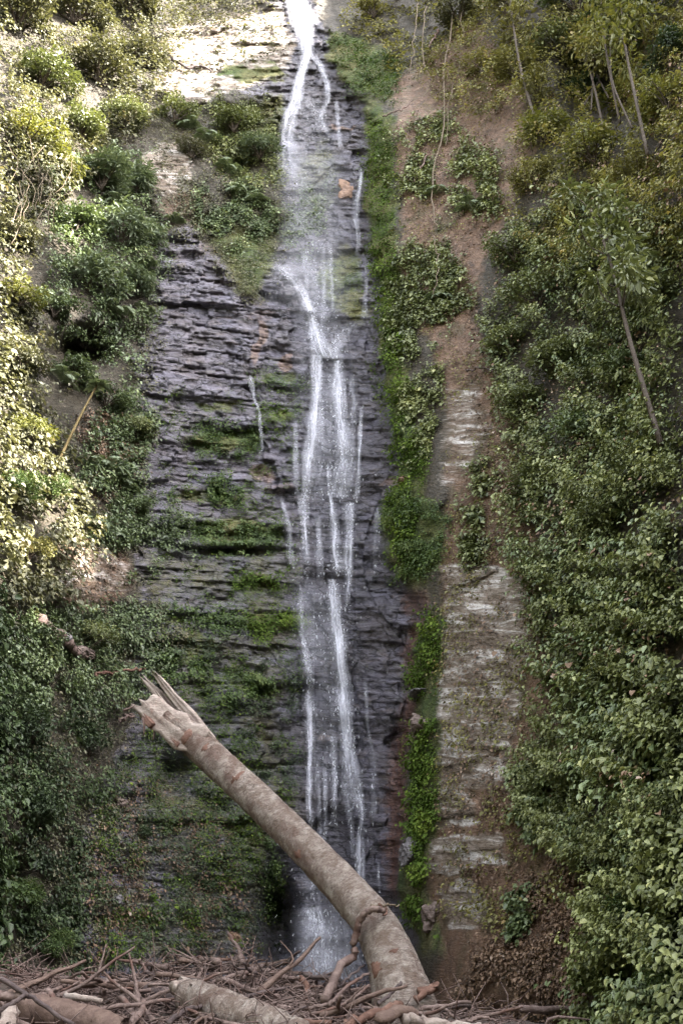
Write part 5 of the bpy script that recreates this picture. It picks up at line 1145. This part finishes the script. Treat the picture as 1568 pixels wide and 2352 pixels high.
BR = [
 ([(0, 2248, 9.4), (52, 2277, 9.35), (95, 2305, 9.3), (170, 2356, 9.1)], 5.5, 'darkwood', 'long dark pole slanting down the bottom corner'),
 ([(-10, 2332, 9.2), (30, 2305, 9.2), (62, 2284, 9.3)], 6, 'darkwood', 'dark forked stick crossing the long dark pole'),
 ([(322, 2206, 11.6), (328, 2218, 11.6), (338, 2234, 11.5)], 4, 'drift', 'short pale upright twig on the crest of the heap'),
 ([(335, 2230, 11.5), (380, 2248, 11.3), (410, 2262, 11.0)], 4, 'darkwood', 'dark stick under the crest of the heap'),
 ([(340, 2262, 10.6), (380, 2262, 10.5), (410, 2272, 10.4), (440, 2296, 10.2)], 3.5, 'drift', 'pale curved stick lying over the dark wet log'),
 ([(505, 2221, 11.8), (545, 2211, 11.8), (588, 2201, 11.8)], 3, 'drift', 'straight grey stick poking out toward the dark hollow'),
 ([(485, 2204, 11.9), (520, 2204, 11.9), (545, 2208, 11.9)], 3.5, 'redbark', 'orange-brown stick on the crest behind the heap'),
 ([(548, 2183, 11.9), (556, 2198, 11.9), (566, 2220, 11.8)], 4.5, 'drift', 'short thick upright stub near the dark hollow'),
 ([(588, 2226, 11.4), (585, 2246, 11.2), (608, 2289, 10.6), (638, 2309, 10.2), (672, 2356, 9.6)], 6, 'drift', 'long crooked grey branch running down the middle of the heap'),
 ([(560, 2231, 11.6), (585, 2226, 11.6), (604, 2222, 11.6)], 6.5, 'drift', 'thick knob-ended branch at the crest near the falls'),
 ([(451, 2264, 11.0), (458, 2242, 11.2), (464, 2222, 11.4)], 4, 'drift', 'pale upright stick behind the pale barked log'),
 ([(755, 2310, 9.8), (801, 2263, 10.2), (852, 2232, 10.4)], 4, 'drift', 'thin stick leaning on the trunk foot, upper of a crossing pair'),
 ([(760, 2324, 9.7), (808, 2296, 9.9), (846, 2262, 10.2)], 3.5, 'drift', 'thin stick leaning on the trunk foot, lower of a crossing pair'),
 ([(775, 2270, 10.2), (805, 2240, 10.3), (838, 2215, 10.5)], 3, 'darkwood', 'dark twig curving in front of the falling water'),
 ([(868, 2305, 9.75), (895, 2284, 9.85), (922, 2256, 9.95)], 4, 'darkwood', 'dark stick resting against the face of the trunk foot'),
 ([(990, 2320, 9.6), (1013, 2312, 9.6), (1040, 2336, 9.5)], 3.5, 'drift', 'arched grey twig just past the trunk foot'),
 ([(1075, 2348, 9.4), (1107, 2335, 9.4), (1140, 2346, 9.4)], 3.5, 'drift', 'arched grey twig farthest from the trunk'),
 ([(385, 2350, 9.3), (410, 2330, 9.4), (440, 2316, 9.6), (470, 2312, 9.8)], 6, 'darkwood', 'dark bent branch crossing in front of the pale barked log'),
 ([(280, 2290, 10.2), (300, 2320, 9.8), (312, 2350, 9.5)], 7, 'drift', 'grey branch pointing down between the two largest logs'),
 ([(300, 2352, 9.3), (325, 2325, 9.6), (330, 2300, 10.0)], 8, 'drift', 'thick grey stub standing beside the pale barked log'),
 ([(110, 2275, 9.9), (125, 2300, 9.7), (120, 2318, 9.6)], 7, 'drift', 'short pale stub standing behind the brown log'),
 ([(600, 2230, 11.5), (640, 2238, 11.3), (690, 2262, 11.0), (720, 2290, 10.5)], 5, 'drift', 'branch running from the crest toward the foot of the falls'),
 ([(640, 2312, 10.0), (700, 2316, 9.9), (760, 2306, 9.9)], 5, 'drift', 'level grey branch bridging the middle of the heap'),
 ([(680, 2350, 9.5), (720, 2330, 9.7), (770, 2326, 9.8)], 5, 'drift', 'grey branch below the level one in the middle of the heap'),
 ([(690, 2246, 10.9), (705, 2268, 10.8), (700, 2300, 10.5)], 7, 'redbark', 'reddish broken root at the foot of the falls'),
]
for i, (p_, r, mt, lab) in enumerate(BR):
    drift(p_, r, mt, lab, seed=100 + i, n=16)
# the climbing root wound round the trunk
o = tube_thing('climbing_root', [at(880, 2092, 10.35), at(858, 2086, 10.3), at(838, 2100, 10.35), at(826, 2120, 10.4), at(816, 2156, 10.45), at(812, 2192, 10.45), at(782, 2220, 10.3), at(764, 2258, 10.1), at(745, 2298, 9.9)], .030, .05, 'drift', 'pale crooked root looped over the trunk and hanging down before the falls', 'root', n=36, sides=9, rough=.25, jitter=.008, seed=3)
tube_thing('climbing_root', [at(852, 2082, 10.35), at(890, 2078, 10.5), at(915, 2080, 10.7)], .018, .008, 'vine', 'thin dry root tip sticking out past the trunk', 'root', n=12, sides=6, jitter=.008, seed=4)
tube_thing('climbing_root', [at(872, 2076, 10.4), at(884, 2100, 10.45), at(888, 2080, 10.55)], .016, .012, 'redbark', 'small reddish root loop on the trunk', 'root', n=12, sides=6, jitter=.01, seed=5)
# loose branches scattered over the heap
PROTO = []
for i in range(7):
    rg = np.random.default_rng(500 + i); L = 1.0
    P_ = np.cumsum(np.concatenate([np.zeros((1, 3)), norm(np.array([1, 0, 0]) + .09 * rg.normal(size=(9, 3))) * L / 9]), 0)
    t_ = Tubes().add(spline(P_, 14), np.linspace(.019, .008, 14) * (1 + .7 * rg.random()), 6, .3, seed=i)
    j = rg.integers(3, 7)
    t_.add(spline([P_[j], P_[j] + .12 * norm(np.array([.8, .6, .4]) + .5 * rg.normal(size=3)), P_[j] + .3 * norm(np.array([.8, .7, .3]) + .5 * rg.normal(size=3))], 6), np.linspace(.014, .005, 6), 5)
    me = mesh_np('broken_branch', np.concatenate(t_.v), np.concatenate(t_.q), {'along': np.concatenate(t_.u)}, smooth=True)
    me.materials.append(M[('drift', 'drift', 'drift', 'darkwood', 'drift', 'brownlog', 'drift')[i]])
    PROTO.append(me)
BLAB = {'grey_driftwood': 'thin grey broken branch lying loose in the driftwood heap', 'dark_wet_wood': 'thin dark broken branch lying loose in the driftwood heap', 'brown_sodden_log': 'thin brown broken branch lying loose in the driftwood heap'}
for i in range(230):
    a = random.uniform(200, 880) if i % 4 else random.uniform(-20, 1150)
    y = random.uniform(8.9, 12.4); x = (a - 784) / F * y / .93
    me = PROTO[i % 7]
    o = bpy.data.objects.new('broken_branch', me); COL.objects.link(o)
    o.location = (x, y, float(gz(x, y)) + random.uniform(.02, .20)); s = random.uniform(.35, 1.0) if i % 11 else random.uniform(1.0, 1.35); o.scale = (s, s * 1.25, s * 1.25)
    o.rotation_euler = (random.uniform(-3, 3), random.gauss(0, .22 if s < 1 else .08), random.uniform(0, 6.28))
    tag(o, BLAB[me.materials[0].name], 'branch', 'loose branches in the driftwood heap')
for i, (p_, r, mt, lab) in enumerate([
 ([(180, 2262, 10.6), (300, 2250, 10.8)], 4.5, 'drift', 'straight grey stick lying level behind the brown log'), ([(360, 2236, 11.2), (470, 2252, 10.9)], 5, 'brownlog', 'straight brown stick above the pale barked log'),
 ([(500, 2250, 10.9), (640, 2290, 10.3)], 6, 'drift', 'straight grey stick slanting down toward the trunk foot'), ([(520, 2300, 10.0), (660, 2268, 10.5)], 4.5, 'darkwood', 'straight dark stick crossing the slanting grey one'),
 ([(230, 2318, 9.5), (390, 2296, 9.9)], 5, 'drift', 'straight grey stick resting on top of the brown log'), ([(610, 2340, 9.5), (760, 2352, 9.3)], 7, 'redbark', 'thick reddish stick at the bottom edge beside the barked log'),
 ([(150, 2286, 10.0), (235, 2300, 9.8)], 7, 'heartwood', 'short torn pale stick just behind the brown log'), ([(700, 2238, 11.0), (780, 2252, 10.7)], 5, 'darkwood', 'dark wet stick lying across the foot of the falls'),
 ([(960, 2318, 9.8), (1080, 2300, 9.9)], 4.5, 'drift', 'straight grey stick lying past the trunk foot'), ([(60, 2300, 9.6), (140, 2268, 10.0)], 5, 'drift', 'straight grey stick leaning behind the long dark pole')]):
    drift(p_, r, mt, lab, seed=300 + i, n=8, rough=.45)
# fine twigs nobody could count
rg = np.random.default_rng(9); tw = Tubes()
for i in range(4200):
    a = rg.uniform(180, 900) if i % 3 else rg.uniform(-40, 1100); y = rg.uniform(8.8, 13.0); x = (a - 784) / F * y / .93
    p = np.array([x, y, gz(x, y) + rg.uniform(.0, .16)]); d = rg.normal(size=3); d[2] *= .35; d /= np.linalg.norm(d); L = rg.uniform(.12, .55)
    tw.add([p, p + d * L * .5 + rg.normal(size=3) * .03, p + d * L], [.0075, .006, .003], 4)
tag(tw.build('twigs', M['drift'], smooth=False), 'fine grey twigs matted over the driftwood heap', 'twigs', kind='stuff')

# ------------------------------------------------------------------ sun, ridge, sky
SUN = np.array([0.80, -0.28, 0.60]); SUN /= np.linalg.norm(SUN)
CY = np.array([-60, -20, 0, 5.0, 7.4, 8.0, 8.8, 9.05, 10.2, 11.2, 12.2, 13.1, 14.1, 15.2, 16.4, 18.2, 20, 26, 40])
CZ = np.array([20, 24, 27.0, 27.0, 27.0, 27.0, 27.4, 36.5, 42.0, 44.2, 46.0, 47.5, 48.6, 49.8, 50.7, 52.2, 53.5, 57, 60])  # crest heights shaped so the unseen ridge casts the slope's shadow edge
hy = np.concatenate([np.arange(-60, -2, 2.0), np.arange(-2, 22, .2), np.arange(22, 41, 2.0)])
hz = np.interp(hy, CY, CZ) + 1.1 * (fbm(hy * .6, hy * 0, seed=601) - .5) + .5 * (vnoise(hy * 2.2, hy * 0, seed=602) - .5)
ht = np.linspace(0, 1, 24)
bot = np.stack([np.interp(hy, [-60, 0, 8, 40], [22, 13, 12, 14]), hy, 0 * hy - .5], -1)
crest = np.stack([22 + 0 * hy, hy, hz], -1); back = np.stack([60 + 0 * hy, hy, 0 * hy - 1], -1)
front = bot[None] * (1 - ht[:, None, None]) + crest[None] * ht[:, None, None]
rough_ = 2.2 * (fbm(front[..., 1] * .25, front[..., 2] * .25, seed=603) - .5) * np.sin(ht * math.pi)[:, None]
front[..., 0] += rough_
bk = crest[None] * (1 - ht[1:, None, None]) + back[None] * ht[1:, None, None]
blocker_hill = np.concatenate([front, bk], 0)
hi = np.arange(blocker_hill.shape[0] * blocker_hill.shape[1]).reshape(blocker_hill.shape[:2])
hq = np.stack([hi[:-1, :-1], hi[:-1, 1:], hi[1:, 1:], hi[1:, :-1]], -1).reshape(-1, 4)
z0 = np.zeros(blocker_hill.shape[0] * blocker_hill.shape[1])
tag(link('blocker_hill', mesh_np('blocker_hill', blocker_hill, hq, dict(bed=blocker_hill[..., 2].ravel(), moss=z0, soil=z0, pale=z0, rust=z0, redrock=z0, wet=z0, under=z0 + 1)), M['cliff']), 'unseen ridge above the shaded bank, crest shaped to shadow the slope', 'blocker_hill', kind='structure')
# unseen valley side, added behind and left of the viewpoint to block low skylight
for (pts_, top_, lab_) in (([(-45, 30), (-30, 6), (-22, -8), (-8, -17), (8, -20), (24, -18), (60, -30)], [26, 24, 24, 25, 26, 27, 26], 'unseen valley side added to block low skylight from the gully'),):
    k1 = spline([(x_, y_, 0) for x_, y_ in pts_], 90); tz = np.interp(np.linspace(0, 1, 90), np.linspace(0, 1, len(top_)), top_)
    outw = norm(np.cross(np.gradient(k1, axis=0), np.array([0, 0, 1.0])))
    if outw[45, 1] > 0: outw = -outw
    tt2 = np.linspace(0, 1, 30)
    gslope = k1[None] + outw[None] * (tt2[:, None, None] * 13) + np.array([0, 0, 1.0]) * (tz[None] * tt2[:, None])[..., None]
    gslope[..., 2] += 2.0 * (fbm(gslope[..., 0] * .3, gslope[..., 1] * .3, seed=611) - .5) * np.sin(tt2 * 3.14)[:, None] - .5 * (1 - tt2[:, None])
    bslope = gslope[-1:] + outw[None] * (tt2[1:, None, None] * 20) - np.array([0, 0, 1.0]) * ((tz[None] + 1) * tt2[1:, None])[..., None]
    gs = np.concatenate([gslope, bslope], 0)
    gi2 = np.arange(gs.shape[0] * gs.shape[1]).reshape(gs.shape[:2]); z0 = np.zeros(gs.shape[0] * gs.shape[1])
    tag(link('blocker_hill', mesh_np('blocker_hill', gs, np.stack([gi2[:-1, :-1], gi2[:-1, 1:], gi2[1:, 1:], gi2[1:, :-1]], -1).reshape(-1, 4), dict(bed=gs[..., 2].ravel(), moss=z0 + .8, soil=z0, pale=z0, rust=z0, redrock=z0, wet=z0, under=z0 + 1)), M['cliff']), lab_, 'blocker_hill', kind='structure')
# unseen leaf clumps added over the ridge to shade and dapple the slope
rg = np.random.default_rng(61)
PP = []
for i in range(60):
    y = rg.uniform(3.5, 21); z = float(np.interp(y, hy, hz))
    top = rg.uniform(.2, 1.6) if y < 9.5 else rg.uniform(.2, 1.3)
    if 9.6 < y < 12.6: top = rg.uniform(.2, 1.8)
    if i < 22: y = 8.05 + .055 * (i % 17); z = 32.8 + .62 * (i % 17) + .3; top = rg.uniform(-.6, .6)
    elif 7.2 < y < 9.2: top = rg.uniform(-1.2, -.2)
    if 14 < y < 16.5: top = rg.uniform(.1, .9)
    c = np.array([22 + rg.normal() * 1.0, y, z + top]); r = rg.uniform(.5, 1.15)
    m = 420; d = norm(rg.normal(size=(m, 3))); PP.append(c + d * r * rg.random((m, 1)) ** .45)
PP = np.concatenate(PP); m = len(PP)
v, q, t = leaf_arrays(PP, norm(rg.normal(size=(m, 3)) + np.array([0, 0, -.5])), norm(rg.normal(size=(m, 3)) + np.array([0, 0, .8])), .20 + .16 * rg.random(m), .14 + .08 * rg.random(m), rg.random(m))
tag(link('wood', mesh_np('wood', v, q, {'tint': t}), M['olive']), 'unseen leaf clumps added above the ridge to shade the slope', 'wood', kind='stuff')

ld = bpy.data.lights.new('sun', 'SUN'); ld.energy = 5.0; ld.angle = R(0.53); ld.color = (1.0, 0.93, 0.82)
lo = bpy.data.objects.new('sun', ld); COL.objects.link(lo)
lo.rotation_euler = Vector(tuple(-SUN)).to_track_quat('-Z', 'Y').to_euler()
elev = math.asin(SUN[2]); az = math.atan2(SUN[0], SUN[1])
w = bpy.data.worlds.new('World'); SC.world = w; w.use_nodes = True
wn = w.node_tree; bg = wn.nodes['Background']
sky = wn.nodes.new('ShaderNodeTexSky'); sky.sky_type = 'NISHITA'; sky.sun_disc = False
sky.sun_elevation = elev; sky.sun_rotation = az; sky.dust_density = 3.0; sky.air_density = 1.0
hs_ = wn.nodes.new('ShaderNodeHueSaturation'); hs_.inputs['Saturation'].default_value = 0.25
wn.links.new(sky.outputs[0], hs_.inputs['Color']); wn.links.new(hs_.outputs[0], bg.inputs['Color'])
bg.inputs['Strength'].default_value = 0.15

cd = bpy.data.cameras.new('camera'); co = bpy.data.objects.new('camera', cd); COL.objects.link(co)
cd.sensor_fit = 'VERTICAL'; cd.sensor_height = 36.0; cd.lens = 36.0 * F / H
cd.clip_start = 0.1; cd.clip_end = 1000
co.location = tuple(CAM); co.rotation_euler = (math.pi / 2 + PITCH, 0, 0)
SC.camera = co
SC.view_settings.view_transform = 'Standard'; SC.view_settings.look = 'None'
SC.view_settings.exposure = 3.5; SC.view_settings.gamma = 1.0
SC.cycles.max_bounces = 6; SC.cycles.transparent_max_bounces = 16; SC.cycles.diffuse_bounces = 3
